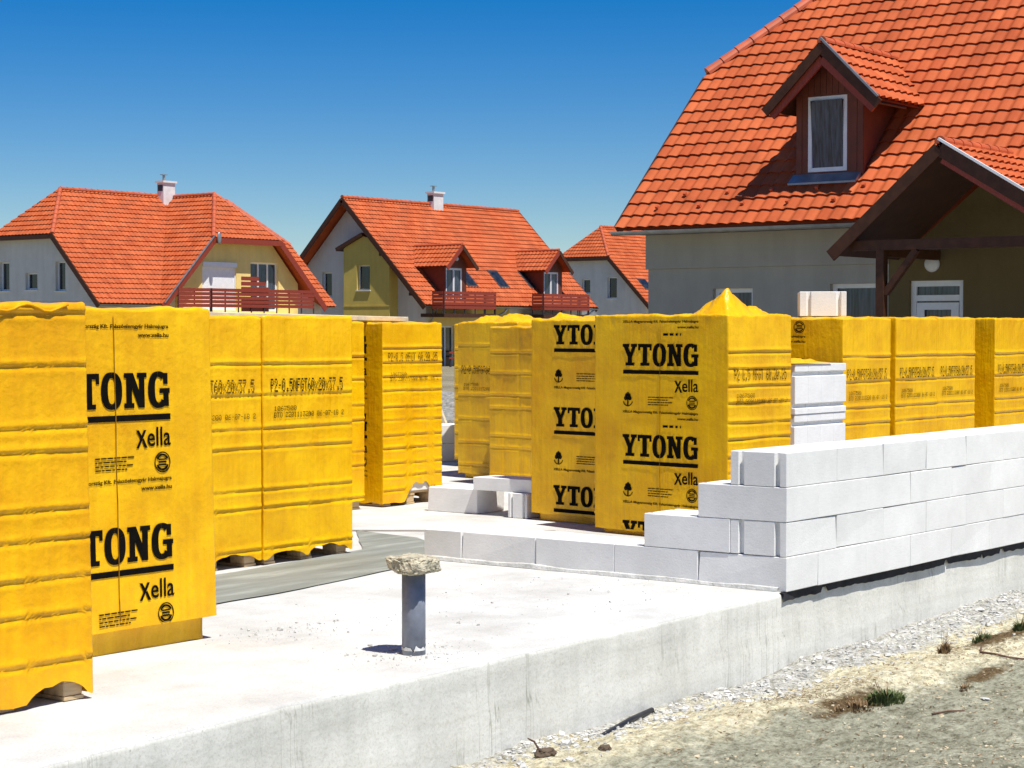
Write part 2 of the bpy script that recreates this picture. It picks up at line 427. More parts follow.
for i in range(300):
    x = rnd.gauss(1.3, .45); y = -.62 - .1 * x + rnd.gauss(0, .12)
    z = ground_z(x, y); a = rnd.random() * 6.28; l = rnd.uniform(.008, .03)
    bar(bm, (x, y, z + .004), (x + math.cos(a) * l, y + math.sin(a) * l, z + rnd.uniform(.002, .014)), .0022, .0015)
for i in range(420):
    x = rnd.uniform(-2.6, 3.0); y = -rnd.uniform(.3, 2.2)
    z = ground_z(x, y); a = rnd.random() * 6.28; l = rnd.uniform(.006, .03)
    bar(bm, (x, y, z + .003), (x + math.cos(a) * l, y + math.sin(a) * l, z + rnd.uniform(.002, .012)), rnd.uniform(.002, .006), .003)
solo('straw_litter', bm, 'dry', None, None, (0, 0, 0), kind='stuff')

bm = B()
for i in range(650):
    k = rnd.random()
    if k < .3: x, y = PXY[0] + rnd.gauss(0, .16), PXY[1] + rnd.gauss(0, .12)
    elif k < .6: x, y = rnd.gauss(-2.75, .3), rnd.gauss(1.25, .12)
    elif k < .8: x, y = rnd.uniform(-2.2, 0), rnd.gauss(1.3, .5)
    else: x, y = rnd.uniform(-3.5, -.2), edge_y(-1) + .25 + abs(rnd.gauss(0, .5))
    if y < edge_y(x) + .06 or math.hypot(x - PXY[0], y - PXY[1]) < .06: continue
    s = min(.014, .0018 + rnd.expovariate(1 / .0022)); pebble(bm, x, y, s * .3 + .002, s, rnd)
solo('mortar_crumbs', bm, 'stone_light', None, None, (0, 0, 0), kind='stuff')
bm = B()
for i in range(1500):
    x = rnd.uniform(-2.4, 3.2); y = -rnd.uniform(.75, 2.4)
    if nz(x * 2.3, y * 2.3, 33) < 0: continue
    s = min(.022, .003 + rnd.expovariate(1 / .004)); pebble(bm, x, y, ground_z(x, y) + s * .1, s, rnd)
solo('soil_crumbs', bm, 'dirt_crumb', None, None, (0, 0, 0), kind='stuff')

def weed(x, y, n, h, spread, mat, label, name='weed'):
    z = ground_z(x, y); t = thing(name, label, 'weed', (x, y, z))
    r = random.Random(int(x * 1000) + n)
    bm = B()
    for i in range(n):
        a = r.random() * 6.28; d = spread * math.sqrt(r.random()); bx, by = x + math.cos(a) * d * 1.6, y + math.sin(a) * d * .8
        bz = ground_z(bx, by); hh = h * r.uniform(.35, 1) * (1 - .5 * d / spread); lean = r.uniform(.1, .8) * hh; b = a + r.uniform(-1, 1)
        w = r.uniform(.002, .0055); dx, dy = math.cos(b), math.sin(b)
        p0 = V((bx, by, bz)); p1 = p0 + V((dx * lean * .3, dy * lean * .3, hh * .6)); p2 = p0 + V((dx * lean, dy * lean, hh))
        s = V((-dy, dx, 0)) * w
        v = [bm.verts.new(q) for q in (p0 - s, p0 + s, p1 + s * 1.2, p1 - s * 1.2, p2)]
        bm.faces.new([v[0], v[1], v[2], v[3]]); bm.faces.new([v[3], v[2], v[4]])
    mesh_obj('leaves', bm, mat, t)
    bm = B()
    for i in range(5):
        a = r.random() * 6.28
        tube(bm, [(x, y, z), (x + math.cos(a) * spread * .5, y + math.sin(a) * spread * .3, z + h * .6), (x + math.cos(a) * spread * .8, y + math.sin(a) * spread * .5, z + h * 1.25)], [.002, .0015, .0008], 5)
    mesh_obj('stalk', bm, 'dry', t)
weed(-.48, -.87, 420, .085, .10, 'leaf', 'dark green tuft of weed at the edge of the sandy patch')
weed(.75, -.62, 110, .10, .035, 'dry', 'dry rust brown tuft on the crest of the sand')
weed(1.32, -.60, 120, .06, .06, 'leaf', 'low green sprig beside the gravel strip')
weed(-.72, -.84, 150, .04, .12, 'dry', 'flat dry brown mat of grass left of the green tuft')
weed(.15, -1.02, 60, .03, .05, 'dry', 'sparse dry sprig on the border of sand and grey dirt')
weed(1.66, -.70, 140, .09, .05, 'leaf', 'small upright green weed at the right edge')
def ground_line(pts, r, name, label, cat, mat):
    bm = B(); P = [(x, y, ground_z(x, y) + dz) for x, y, dz in pts]
    tube(bm, P, r, 7); return solo(name, bm, mat, label, cat, P[0], smooth=True)
ground_line([(1.05, -.72, .008), (.95, -.76, .012), (.86, -.80, .006), (.88, -.88, .012), (.86, -.98, .01), (.95, -1.06, .012), (1.0, -1.2, .01)], [.004, .006, .007, .007, .006, .005, .004], 'root', 'thin bent root lying on pale sand', 'root', 'root')
ground_line([(-.62, -1.2, .008), (-.52, -1.24, .012), (-.45, -1.30, .008)], [.005, .006, .003], 'stick', 'short brown stick lying on the grey dirt', 'stick', 'root')
h0 = ground_z(-2.2, -.2); h1 = ground_z(-1.47, -.05)
bm = B(); tube(bm, [(-2.24, -.215, -.466), (-2.0, -.165, -.452), (-1.75, -.115, -.440), (-1.50, -.075, -.436)], .0145, 10)
solo('hose_piece', bm, 'hose', 'short black hose poking out of the sand by the slab', 'hose', (-2.2, -.2, -.47), smooth=True)
def clod(x, y, s, label, seed):
    bm = B(); bmesh.ops.create_icosphere(bm, subdivisions=4, radius=1)
    z = ground_z(x, y)
    for v in bm.verts:
        c = v.co.copy(); k = 1 + .35 * nz(c.x * 1.6 + seed, c.y * 1.6, c.z * 1.6) + .16 * nz(c.x * 5, c.y * 5 + seed, c.z * 5)
        v.co = V((x + c.x * s * 1.25 * k, y + c.y * s * .8 * k, z + s * .25 + c.z * s * .62 * k))
    return solo('soil_clod', bm, 'soil_clod', label, 'clod', (x, y, z), 'clods of soil by the slab', smooth=False)
clod(-2.72, -.31, .045, 'large dark clod with a root stub at the bottom edge', 2)
clod(-2.44, -.44, .03, 'smaller dark clod below the black hose', 9)
bm = B(); z = ground_z(-2.74, -.3); tube(bm, [(-2.74, -.29, z + .03), (-2.76, -.275, z + .07), (-2.80, -.27, z + .09)], [.006, .005, .003], 6)
mesh_obj('root_stub', bm, 'root', bpy.data.objects['soil_clod'])
bm = B(); pebble(bm, -.08, -1.25, ground_z(-.08, -1.25) + .01, .035, rnd, .5); soft(bm, .006, 2)
solo('flat_stone', bm, 'stone_light', 'small pale flat stone alone on the grey dirt', 'stone', (-.08, -1.25, -.47))

# drain pipe standing in the slab with a crust of mortar
PX, PY = -2.926, .297
t = thing('drain_pipe', 'grey upright drain pipe stub capped with crusty mortar', 'pipe', (PX, PY, 0))
bm = B(); tube(bm, [(PX, PY, -.02), (PX, PY, .2), (PX, PY, .385)], .055, 28); mesh_obj('pipe_stub', bm, 'pvc', t, True)
bm = B(); bmesh.ops.create_icosphere(bm, subdivisions=5, radius=1)
for v in bm.verts:
    c = v.co.copy(); k = 1 + .22 * nz(c.x * 1.4 + 3, c.y * 1.4, c.z) + .09 * nz(c.x * 6, c.y * 6, c.z * 3 + 4) + .05 * nz(c.x * 15, c.y * 15, c.z * 15)
    f = abs(c.z) ** .45 * (1 if c.z > 0 else -1)
    v.co = V((PX + c.x * .120 * k, PY + c.y * .120 * k, .418 + f * .043 * k))
mesh_obj('mortar_crust', bm, 'cap_mortar', t)
bm = B()
for i in range(28):
    a0 = i * 2 * math.pi / 28; a1 = (i + 1) * 2 * math.pi / 28
    def rr(a, z): return V((PX + math.cos(a) * .0565, PY + math.sin(a) * .0565, z))
    h = lambda a: .040 + .03 * nz(math.cos(a) * 2, math.sin(a) * 2, 4) + .02 * nz(math.cos(a) * 7, math.sin(a) * 7, 9)
    face(bm, [rr(a0, .022), rr(a1, .022), rr(a1, h(a1)), rr(a0, h(a0))])
mesh_obj('lime_splash', bm, 'pvc_dust', t, True)

# ------------------------------------------------------------------ blocks
rnd_chip = random.Random(21)
def block_bm(L, T, H, grooves=(), bev=.0035):
    """block centred in x,y with base at z=0; grooves: which of '-x','+x' ends carry two upright slots"""
    gd = .026
    a = [(-.5 + .12) * T, (-.5 + .21) * T, (.5 - .24) * T, (.5 - .15) * T]
    pts = []
    def end(sx):
        o = [(sx * L / 2, -T / 2 * sx)]
        return o
    pts.append((-L / 2, -T / 2)); pts.append((L / 2, -T / 2))
    if '+x' in grooves:
        for k in (0, 2): pts += [(L / 2, a[k]), (L / 2 - gd, a[k] + .003), (L / 2 - gd, a[k + 1] - .003), (L / 2, a[k + 1])]
    pts.append((L / 2, T / 2)); pts.append((-L / 2, T / 2))
    if '-x' in grooves:
        for k in (2, 0): pts += [(-L / 2, a[k + 1]), (-L / 2 + gd, a[k + 1] - .003), (-L / 2 + gd, a[k] + .003), (-L / 2, a[k])]
    bm = B()
    f = bm.faces.new([bm.verts.new((x, y, 0)) for x, y in pts])
    r = bmesh.ops.extrude_face_region(bm, geom=[f])
    bmesh.ops.translate(bm, verts=[g for g in r['geom'] if isinstance(g, bmesh.types.BMVert)], vec=(0, 0, H))
    fix(bm); soft(bm, bev, 1)
    for i in range(2 if rnd_chip.random() < .75 else 0):
        cx, cy, cz = rnd_chip.choice((-1, 1)) * L / 2, rnd_chip.choice((-1, 1)) * T / 2, rnd_chip.choice((0, H, H))
        sz = rnd_chip.uniform(.006, .02)
        for v in bm.verts:
            if (v.co - V((cx, cy, cz))).length < .012: v.co += (V((0, 0, H / 2)) - v.co).normalized() * sz * rnd_chip.uniform(.4, 1)
    return bm
def place(bm, m): bmesh.ops.transform(bm, matrix=m, verts=bm.verts); return bm
wall = thing('block_wall', 'white L-shaped wall of aerated blocks stepped down at its corner', 'wall', (0, 0, 0))
rnd = random.Random(11)
T = .375
def wall_block(x0, x1, y0, y1, k, along, gr=()):
    L = (x1 - x0 if along == 'x' else y1 - y0) - .0025; th = T - .001
    bm = block_bm(L, th, .1975, gr)
    rot = 0 if along == 'x' else R(90)
    j = lambda s: rnd.uniform(-s, s)
    m = Matrix.Translation(((x0 + x1) / 2 + j(.002), (y0 + y1) / 2 + j(.002), k * .2)) @ Matrix.Rotation(rot + j(.003), 4, 'Z')
    mesh_obj('block', place(bm, m), 'block', wall)
def run(a, lim, step=.6):
    o = []
    while a < lim - .05: o.append((a, min(a + step, lim))); a += step
    return o
XE = 8.7
for k in range(4):
    if k % 2 == 0:                       # corner block belongs to the return
        wall_block(0, T, 0, .6, k, 'y', () if k != 2 else ('+x',))
        for a, b in run(T, XE): wall_block(a, b, 0, T, k, 'x')
    else:
        gr = ('-x',)
        for i, (a, b) in enumerate(run(0, XE)): wall_block(a, b, 0, T, k, 'x', gr if i == 0 else ())
for a, b in run(.6, 2.73): wall_block(0, T, a, b, 0, 'y')
wall_block(0, T, T, .98, 1, 'y', ('+x',))
# course three: short grooved end block then its neighbour
bm = B()
for px, gx_ in ((-1, 0),):
    y0, y1 = .115, .305
for y in (.0,):
    # the sunlit slots of the third course's corner block face -x
    pass
# mortar bed under the return
bm = B(); n = 60
for i in range(n):
    y0 = .05 + i * 2.68 / n; y1 = y0 + 2.68 / n
    def w(y): return -.012 - .022 * max(0, nz(y * 2.2, 1, 0) + .25) - .018 * max(0, y - .2) / 2.7
    def hh(y): return .022 + .012 * nz(y * 3, 4, 0)
    face(bm, [(w(y0), y0, .002), (w(y0) + .008, y0, hh(y0)), (w(y1) + .008, y1, hh(y1)), (w(y1), y1, .002)][::-1])
    face(bm, [(w(y0) + .008, y0, hh(y0)), (.006, y0, hh(y0) + .004), (.006, y1, hh(y1) + .004), (w(y1) + .008, y1, hh(y1))][::-1])
mesh_obj('mortar_bed', bm, 'mortar', wall, True)
bm = B(); n = 420; pv = None  # ragged dark strip added to blacken the shadow gap under the wall overhang
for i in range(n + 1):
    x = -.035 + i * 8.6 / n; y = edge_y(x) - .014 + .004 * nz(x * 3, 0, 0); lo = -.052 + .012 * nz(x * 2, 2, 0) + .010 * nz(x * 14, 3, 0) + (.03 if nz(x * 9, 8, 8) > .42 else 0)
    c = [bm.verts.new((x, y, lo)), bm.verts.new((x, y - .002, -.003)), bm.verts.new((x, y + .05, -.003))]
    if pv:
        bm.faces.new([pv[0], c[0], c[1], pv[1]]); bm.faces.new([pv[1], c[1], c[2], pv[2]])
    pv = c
mesh_obj('shadow_strip', bm, 'shadow_dark', wall)

def loose(name, bm, loc, rz, label, group=None, tilt=None):
    o = mesh_obj(name, bm, 'block', None, False)
    o.location = loc; o.rotation_euler = (tilt[0] if tilt else 0, tilt[1] if tilt else 0, rz)
    o['label'] = label; o['category'] = 'block'
    if group: o['group'] = group
    return o
loose('building_block', block_bm(.52, .375, .2, ('+x',)), (2.81, 4.64, .002), R(91), 'pale block lying flat on the slab near the arched yellow pallet', 'loose blocks on the slab')
loose('building_block', block_bm(.375, .19, .198, ('-x',)), (2.74, 3.905, .002), R(0), 'upright block end propping the thin slab block', 'loose blocks on the slab')
loose('building_block', block_bm(.60, .30, .105, ('-x',)), (2.74, 4.085, .203), R(93), 'thin slab block bridging two loose blocks', 'loose blocks on the slab')

# opened stack: blocks standing on edge, four across and three high, on a bare pallet
def wooden_pallet_bm(x0, x1, y0, y1):
    bm = B(); n = 6; w = (x1 - x0)
    for i in range(n):                      # deck boards run along x
        a = y0 + (y1 - y0) * i / n; box(bm, (x0, a + .005, .095), (x1, a + (y1 - y0) / n - .03, .115))
    for i in range(3):
        a = x0 + (w - .1) * i / 2; box(bm, (a, y0, .077), (a + .1, y1, .0945)); box(bm, (a, y0, .003), (a + .1, y1, .018))
    return bm
def feet(x0, x1, y0, y1, parent):
    for i in range(3):
        for j in range(3):
            a = x0 + (x1 - x0 - .1) * i / 2; b = y0 + .004 + (y1 - y0 - .138) * j / 2
            bm = B(); box(bm, (a + .002, b, .0185), (a + .098, b + .13, .0765)); soft(bm, .004); mesh_obj('foot', bm, 'pine', parent)
def pallet_thing(x0, x1, y0, y1, label):
    t = thing('wooden_pallet', label, 'pallet', ((x0 + x1) / 2, (y0 + y1) / 2, 0))
    mesh_obj('deck', wooden_pallet_bm(x0, x1, y0, y1), 'pine', t); feet(x0, x1, y0, y1, t)
pallet_thing(3.0, 3.82, 1.63, 2.27, 'bare wooden pallet under the stack of naked white blocks')
lay = [('lowest', 0), ('middle', 1), ('top', 2)]; colw = ['leftmost', 'second from the left', 'third from the left', 'rightmost']
src = None
for nm, k in lay:
    for c in range(4):
        o = None
        if src is None:
            bm = block_bm(.6, .375, .197, ('-x', '+x')); src = mesh_obj('stacked_block', bm, 'block', None); o = src
        else:
            o = src.copy(); COL.objects.link(o)
        # stand on its long side: thickness upright, height across
        o.rotation_euler = (R(90), 0, R(90))
        o.location = (3.012 + .2 * c + (.004 if k == 1 else 0), 1.95 + (.006 if k == 1 else 0), .117 + .3765 * k + .1875)
        o['label'] = 'naked white block, %s in the %s row of the stack' % (colw[c], nm); o['category'] = 'block'; o['group'] = 'naked blocks on the bare pallet'
# yellow film remnant on the opened stack
def crumple(name, parent, x0, x1, y0, y1, z0, peaks, mat, amp, seed, nx=64, ny=56, loc=None):
    bm = B(); g = []
    for i in range(nx + 1):
        row = []
        for j in range(ny + 1):
            u, w = i / nx, j / ny; x = x0 + (x1 - x0) * u; y = y0 + (y1 - y0) * w
            e = min(1, min(u, 1 - u, w, 1 - w) * 6); h = 0
            for px, py, rad, hg in peaks:
                d = max((x - px) * math.cos(q) + (y - py) * math.sin(q) for q in (seed, seed + 1.1, seed + 2.5, seed + 3.6, seed + 4.9)) / (rad * .8); h = max(h, hg * max(0, 1 - d) ** .9)
            n1 = abs(nz(x * 9 + seed, y * 9, 1)) * 1.1 + abs(nz(x * 21, y * 21 + seed, 2)) * .5
            z = z0 + e * (h + amp * n1) - (1 - e) * .004
            row.append(bm.verts.new((x + .03 * e * nz(x * 7, y * 7, seed + 5), y + .03 * e * nz(x * 7, y * 7, seed + 9), z)))
        g.append(row)
    for i in range(nx):
        for j in range(ny): bm.faces.new([g[i][j], g[i + 1][j], g[i + 1][j + 1], g[i][j + 1]])
    if parent is not None: return mesh_obj(name, bm, mat, parent, True)
    return mesh_obj(name, bm, mat, None, True, loc)
o = crumple('film_scrap', None, 2.985, 3.56, 1.64, 2.2, 1.256, [(3.15, 1.85, .35, .03), (3.35, 1.8, .3, .02)], 'film', .02, 3, loc=(3.2, 1.9, 1.25))
o['label'] = 'crumpled yellow film scrap lying on the naked white blocks'; o['category'] = 'film'

# ------------------------------------------------------------------ lettering glyphs (2-D polygons)
def rect(x0, y0, x1, y1): return [(x0, y0), (x1, y0), (x1, y1), (x0, y1)]
def ring(cx, cy, ro, ri, a0, a1, n=40, p=2.4):
    def sp(r, a):
        c, s = math.cos(a), math.sin(a)
        return (cx + r[0] * math.copysign(abs(c) ** (2 / p), c), cy + r[1] * math.copysign(abs(s) ** (2 / p), s))
    out = []
    for i in range(n):
        b0, b1 = a0 + (a1 - a0) * i / n, a0 + (a1 - a0) * (i + 1) / n
        out.append([sp(ro, b0), sp(ro, b1), sp(ri, b1), sp(ri, b0)])
    return out
def slab_word():
    g = []; x = 0
    # Y
    g += [rect(x, .86, x + .42, 1), rect(x + .52, .86, x + .90, 1), [(x + .06, .87), (x + .34, .87), (x + .585, .40), (x + .315, .40)], [(x + .60, .87), (x + .82, .87), (x + .585, .40), (x + .40, .40)], rect(x + .315, .1, x + .585, .42), rect(x + .18, 0, x + .72, .14)]
    x += .96
    # T
    g += [rect(x, .84, x + .84, 1), rect(x, .70, x + .13, .85), rect(x + .71, .70, x + .84, .85), rect(x + .29, .1, x + .56, .86), rect(x + .15, 0, x + .70, .14)]
    x += .90
    g += ring(x + .41, .5, (.41, .53), (.145, .37), 0, 2 * math.pi); x += .89
    # N
    g += [rect(x + .09, .1, x + .31, .9), rect(x, 0, x + .40, .14), rect(x, .86, x + .36, 1), [(x + .10, 1), (x + .36, 1), (x + .82, 0), (x + .58, 0)], rect(x + .60, .0, x + .82, .9), rect(x + .52, .86, x + .92, 1)]
    x += .97
    # G
    g += ring(x + .42, .5, (.42, .53), (.145, .37), R(48), R(318), 36) + [rect(x + .46, .40, x + .88, .54), rect(x + .62, .02, x + .83, .45), rect(x + .62, .66, x + .80, .98)]
    x += .88
    return g, x
SLAB, SLABW = slab_word()
def text_polys(s, bold=0.0):
    cu = bpy.data.curves.new('t', 'FONT'); cu.body = s; cu.size = 1; cu.offset = bold; cu.resolution_u = 3
    o = bpy.data.objects.new('t', cu); COL.objects.link(o)
    dg = bpy.context.evaluated_depsgraph_get(); me = bpy.data.meshes.new_from_object(o.evaluated_get(dg))
    ps = [[(me.vertices[i].co.x, me.vertices[i].co.y) for i in p.vertices] for p in me.polygons]
    bpy.data.objects.remove(o); bpy.data.curves.remove(cu); bpy.data.meshes.remove(me)
    xs = [q[0] for p in ps for q in p]; ys = [q[1] for p in ps for q in p]
    return ps, min(xs), max(xs), min(ys), max(ys)
TXT = {}
def text(s, bold=0.0):
    if (s, bold) not in TXT: TXT[(s, bold)] = text_polys(s, bold)
    return TXT[(s, bold)]
def fit(ps, x0, x1, y0, y1, X0, X1, Y0, Y1):
    return [[(X0 + (x - x0) / (x1 - x0) * (X1 - X0), Y0 + (y - y0) / (y1 - y0) * (Y1 - Y0)) for x, y in p] for p in ps]
D5 = {'P': '1111010001100011111010000100001000', '2': '0111010001000010011001000100001111', '-': '0000000000000000111000000000000000', '0': '0111010001100111010111001100010111', '.': '0000000000000000000000000001100011',
      '5': '1111110000111100000100001100010111', 'N': '1000111001101011001110001100011000', 'F': '1111110000100001111010000100001000', 'G': '0111010001100001011110001100010111', 'T': '1111100100001000010000100001000010',
      '6': '0011001000100001111010001100010111', 'x': '0000000000100010101000100010101000', '3': '1111100010001000001000001100010111', '7': '1111100001000100010001000010000100', '1': '0010001100001000010000100001000111',
      'B': '1111010001100011111010001100011111', 'O': '0111010001100011000110001100010111', '8': '0111010001100010111010001100010111', ' ': '0' * 34}
def dot_text(s, X0, X1, Z0, Z1, fat=.92, jit=0):
    out = []; n = len(s); cw = (X1 - X0) / n; pw = cw / 6; ph = (Z1 - Z0) / 7; rr = random.Random(len(s) + int(Z0 * 1000))
    for i, ch in enumerate(s):
        for k, b in enumerate(D5[ch].ljust(35, '1' if ch in '2xN' else '0')[:35]):
            if b == '1' and rr.random() > jit:
                c, r_ = k % 5, k // 5; x = X0 + i * cw + c * pw; z = Z1 - (r_ + 1) * ph
                out.append(rect(x, z, x + pw * fat * 1.05, z + ph * fat))
    return out

# ------------------------------------------------------------------ film wrapped pallets
class Wrap:
    def __init__(s, x0, x1, y0, y1, zt, seed, rib_x=(), rib_y=(), amp=.013, wav=.006, lean=0):
        s.lean = lean; s.x0, s.x1, s.y0, s.y1, s.zt, s.seed, s.rx, s.ry, s.amp, s.wav = x0, x1, y0, y1, zt, seed, rib_x, rib_y, amp, wav
    def disp(s, f, a, z):
        ribs = s.ry if f in ('-y', '+y') else s.rx; d = 0
        for i, zr in enumerate(ribs):
            q = z - zr - .006 * nz(a * 2.3 + s.seed, zr * 9, i); k = s.amp * (.75 + .5 * nz(a * 3, zr * 5, s.seed))
            d += k * (-1.0 * math.exp(-(q / .007) ** 2) + .75 * math.exp(-((q - .020) / .011) ** 2) + .25 * math.exp(-((q + .020) / .012) ** 2))
        ph = {'-y': 0, '-x': 10, '+y': 20, '+x': 30}[f] + s.seed * 3.7
        d += s.wav * .9 * nz(a * 1.6 + ph, z * 1.1, 1) + s.wav * .35 * nz(a * 7 + ph, z * .9, 2) + s.wav * .3 * nz(a * 9 + ph, z * 8, 3)
        if f in ('-y', '+y', '-x') and ribs:
            lo, hi = (s.x0, s.x1) if f != '-x' else (s.y0, s.y1); cw = (hi - lo) / 4; c_ = (a - lo) / cw; k_ = math.floor(c_); fr = abs(c_ - round(c_)) * cw
            row = sum(1 for q in ribs if z > q); hs_ = math.sin(k_ * 12.9 + row * 78.2 + s.seed * 3.1) * 43758.5; hs_ -= math.floor(hs_)
            if 0 < round(c_) < 4: d -= .004 * math.exp(-(fr / .007) ** 2)
            d += .0035 * (hs_ - .5) * min(1, fr / .012)
        top = s.zt - z
        if top < .12: d += .006 * nz(a * 14 + ph, z * 10, 4) * (1 - top / .12)
        return d
    def pt(s, f, a, z, off=0):
        p = s.pt0(f, a, z, off); p.x -= s.lean * max(0, z) / 1.6; return p
    def pt0(s, f, a, z, off=0):
        d = s.disp(f, a, z) + off
        if f == '-y': return V((a, s.y0 - d, z))
        if f == '+y': return V((a, s.y1 + d, z))
        if f == '-x': return V((s.x0 - d, a, z))
        return V((s.x1 + d, a, z))
    def bottom(s, f, a): return s.skirt(f, a)
    def shell(s, skirt):
        bm = B(); c = .007; per = []
        def side(f, a0, a1):
            n = max(6, int(abs(a1 - a0) / .022))
            sg = 1 if a1 > a0 else -1
            per.append((f, a0)); per.append((f, a0 + sg * .006))
            for i in range(1, n): per.append((f, a0 + (a1 - a0) * i / n))
            per.append((f, a1 - sg * .006)); per.append((f, a1))
        side('-y', s.x0 + c, s.x1 - c); side('+x', s.y0 + c, s.y1 - c); side('+y', s.x1 - c, s.x0 + c); side('-x', s.y1 - c, s.y0 + c)
        NZ = 150; rows = []
        for j in range(NZ + 1):
            t = j / NZ; row = []
            for f, a in per:
                zb = skirt(f, a); z = zb + (s.zt - zb) * t
                row.append(bm.verts.new(s.pt(f, a, z)))
            rows.append(row)
        cx, cy = (s.x0 + s.x1) / 2, (s.y0 + s.y1) / 2
        for k, (ins, up) in enumerate(((.004, .006), (.014, .010), (.04, .012), (.12, .010), (.3, .004), (.7, .0))):
            row = []
            for (f, a), v in zip(per, rows[NZ]):
                p = v.co; q = V((cx, cy, 0)); d = V((p.x, p.y, 0)) - q; sc = 1 - min(.97, ins / max(.3, d.length) * 1.0)
                r = q + d * sc
                row.append(bm.verts.new((r.x, r.y, s.zt + up + .016 * nz(r.x * 7, r.y * 7, s.seed) + .008 * nz(r.x * 21, r.y * 21, s.seed + 2))))
            rows.append(row)
        n = len(per)
        for a, b in zip(rows, rows[1:]):
            for i in range(n): bm.faces.new([a[i], a[(i + 1) % n], b[(i + 1) % n], b[i]])
        bm.faces.new(rows[-1])
        return bm
    def stick(s, f, polys, s0, zmin=-9, zmax=9, sign=1, amin=-99, amax=99, res=.03, lift=.0035):
        """polys in (u right, v up) seen from outside; u=0 at coordinate s0, growing by sign"""
        bm = B()
        for k, p in enumerate(polys):
            try: face(bm, [(u, w, 0) for u, w in p])
            except ValueError: pass
            bm.verts.ensure_lookup_table()
        g = lambda: list(bm.verts) + list(bm.edges) + list(bm.faces)
        for pl, no in (((0, zmin, 0), (0, -1, 0)), ((0, zmax, 0), (0, 1, 0)), ((amin, 0, 0), (-1, 0, 0)), ((amax, 0, 0), (1, 0, 0))):
            if abs(pl[0]) > 90 or abs(pl[1]) > 8: continue
            bmesh.ops.bisect_plane(bm, geom=g(), plane_co=pl, plane_no=no, clear_outer=True)
        bmesh.ops.triangulate(bm, faces=bm.faces)
        for it in range(4):
            ed = [e for e in bm.edges if e.calc_length() > res]
            if not ed: break
            bmesh.ops.subdivide_edges(bm, edges=ed, cuts=1); bmesh.ops.triangulate(bm, faces=[q for q in bm.faces if len(q.verts) > 3])
        idx = {}
        for i, q in enumerate(bm.faces):
            for v in q.verts: idx.setdefault(v, i)
        for v in bm.verts: v.co = s.pt(f, s0 + sign * v.co.x, v.co.y, lift + (idx.get(v, 0) % 7) * .0001)
        return bm

def add_print(t, w, f, s0, sign, tops, pitch, zmin, width=1.2, left=.19, word=.70, hgt=.165, emblem=True, marks=False, amax=None):
    amax = width if amax is None else amax
    for zt in tops:
        big = []; small = []; fine = []; seal = []; tree = []; xel = []
        big += fit(SLAB, 0, SLABW, -.03, 1.03, left, left + word, zt - hgt, zt)
        big += [rect(left + .005, zt - hgt - .055, left + word, zt - hgt - .027)]
        r = left + word
        p = text('ella', .012); xel += fit(*p, r - .145, r, zt - hgt - .178, zt - hgt - .088)
        xx = r - .215; zb = zt - hgt - .183; h = .083
        xel += [[(xx, zb), (xx + .016, zb), (xx + .064, zb + h), (xx + .048, zb + h)], [(xx, zb + h), (xx + .018, zb + h), (xx + .038, zb + h * .62), (xx + .026, zb + h * .5)], [(xx + .036, zb + h * .42), (xx + .047, zb + h * .55), (xx + .070, zb), (xx + .052, zb)]]
        sc = (r - .055, zt - hgt - .255); ro = .05
        seal += ring(sc[0], sc[1], (ro, ro), (ro * .88, ro * .88), 0, 2 * math.pi, 28, 2)
        seal += ring(sc[0], sc[1], (ro * .80, ro * .80), (ro * .58, ro * .58), R(200), R(340), 14, 2) + ring(sc[0], sc[1], (ro * .80, ro * .80), (ro * .62, ro * .62), R(25), R(155), 14, 2)
        for q in range(3): seal.append(rect(sc[0] - ro * .5, sc[1] - .016 + q * .013, sc[0] + ro * .5, sc[1] - .009 + q * .013))
        rr = random.Random(5)
        for q in range(4):
            u = left + .24
            while u < left + .44 - .02 * (q % 2):
                l = rr.uniform(.012, .04); fine.append(rect(u, zt - hgt - .225 - q * .018, u + l, zt - hgt - .2185 - q * .018)); u += l + .005
        if emblem:
            ex, ez = left + .05, zt - hgt - .245
            tree += ring(ex, ez, (.048, .048), (.041, .041), R(195), R(345), 16, 2)
            tree += [rect(ex - .006, ez - .04, ex + .006, ez + .01)]
            for a, b, c in ((0, .022, .022), (-.02, .012, .017), (.02, .012, .017), (-.012, .034, .015), (.013, .033, .015), (0, .045, .012)):
                tree += ring(ex + a, ez + b, (c, c), (.001, .001), 0, 2 * math.pi, 10, 2)
        if marks:
            for u, l in ((.40, .045), (.46, .035), (.515, .02), (.555, .01)): fine.append(rect(left + u - .02, zt + .055, left + u - .02 + l, zt + .072))
        zl = zt - hgt - .345
        for zz in (zl,) + ((zl + pitch,) if zt == tops[0] else ()):
            p = text('XELLA Magyarország Kft. Falazóelemgyár Halmajugra', .028); small += fit(*p, left + .0, r, zz, zz + .024)
            p = text('www.xella.hu', .028); small += fit(*p, r - .19, r, zz - .036, zz - .016)
        for nm, ps, res in (('wordmark', big, .03), ('lettering', xel, .03), ('fine_print', small + fine, .06), ('seal_mark', seal, .05), ('tree_mark', tree, .05)):
            if ps:
                bm = w.stick(f, ps, s0, zmin, w.zt - .004, sign, -99, amax, res)
                if len(bm.faces): mesh_obj(nm, bm, 'ink', t)
                else: bm.free()
def add_stamp(t, w, f, s0, sign, width, z, first, mat='stamp', faint=0, hgt=.085):
    for ps in (dot_text(first, .06, width - .06, z, z + hgt, jit=faint), dot_text('1067500', .09, .30, z - .122, z - .092, jit=faint), dot_text('BTO 2201113200 06-07-18 2', .09, width - .05, z - .165, z - .132, jit=faint)):
        mesh_obj('stamped_text', w.stick(f, ps, s0, sign=sign, res=.05, lift=.007), mat, t)

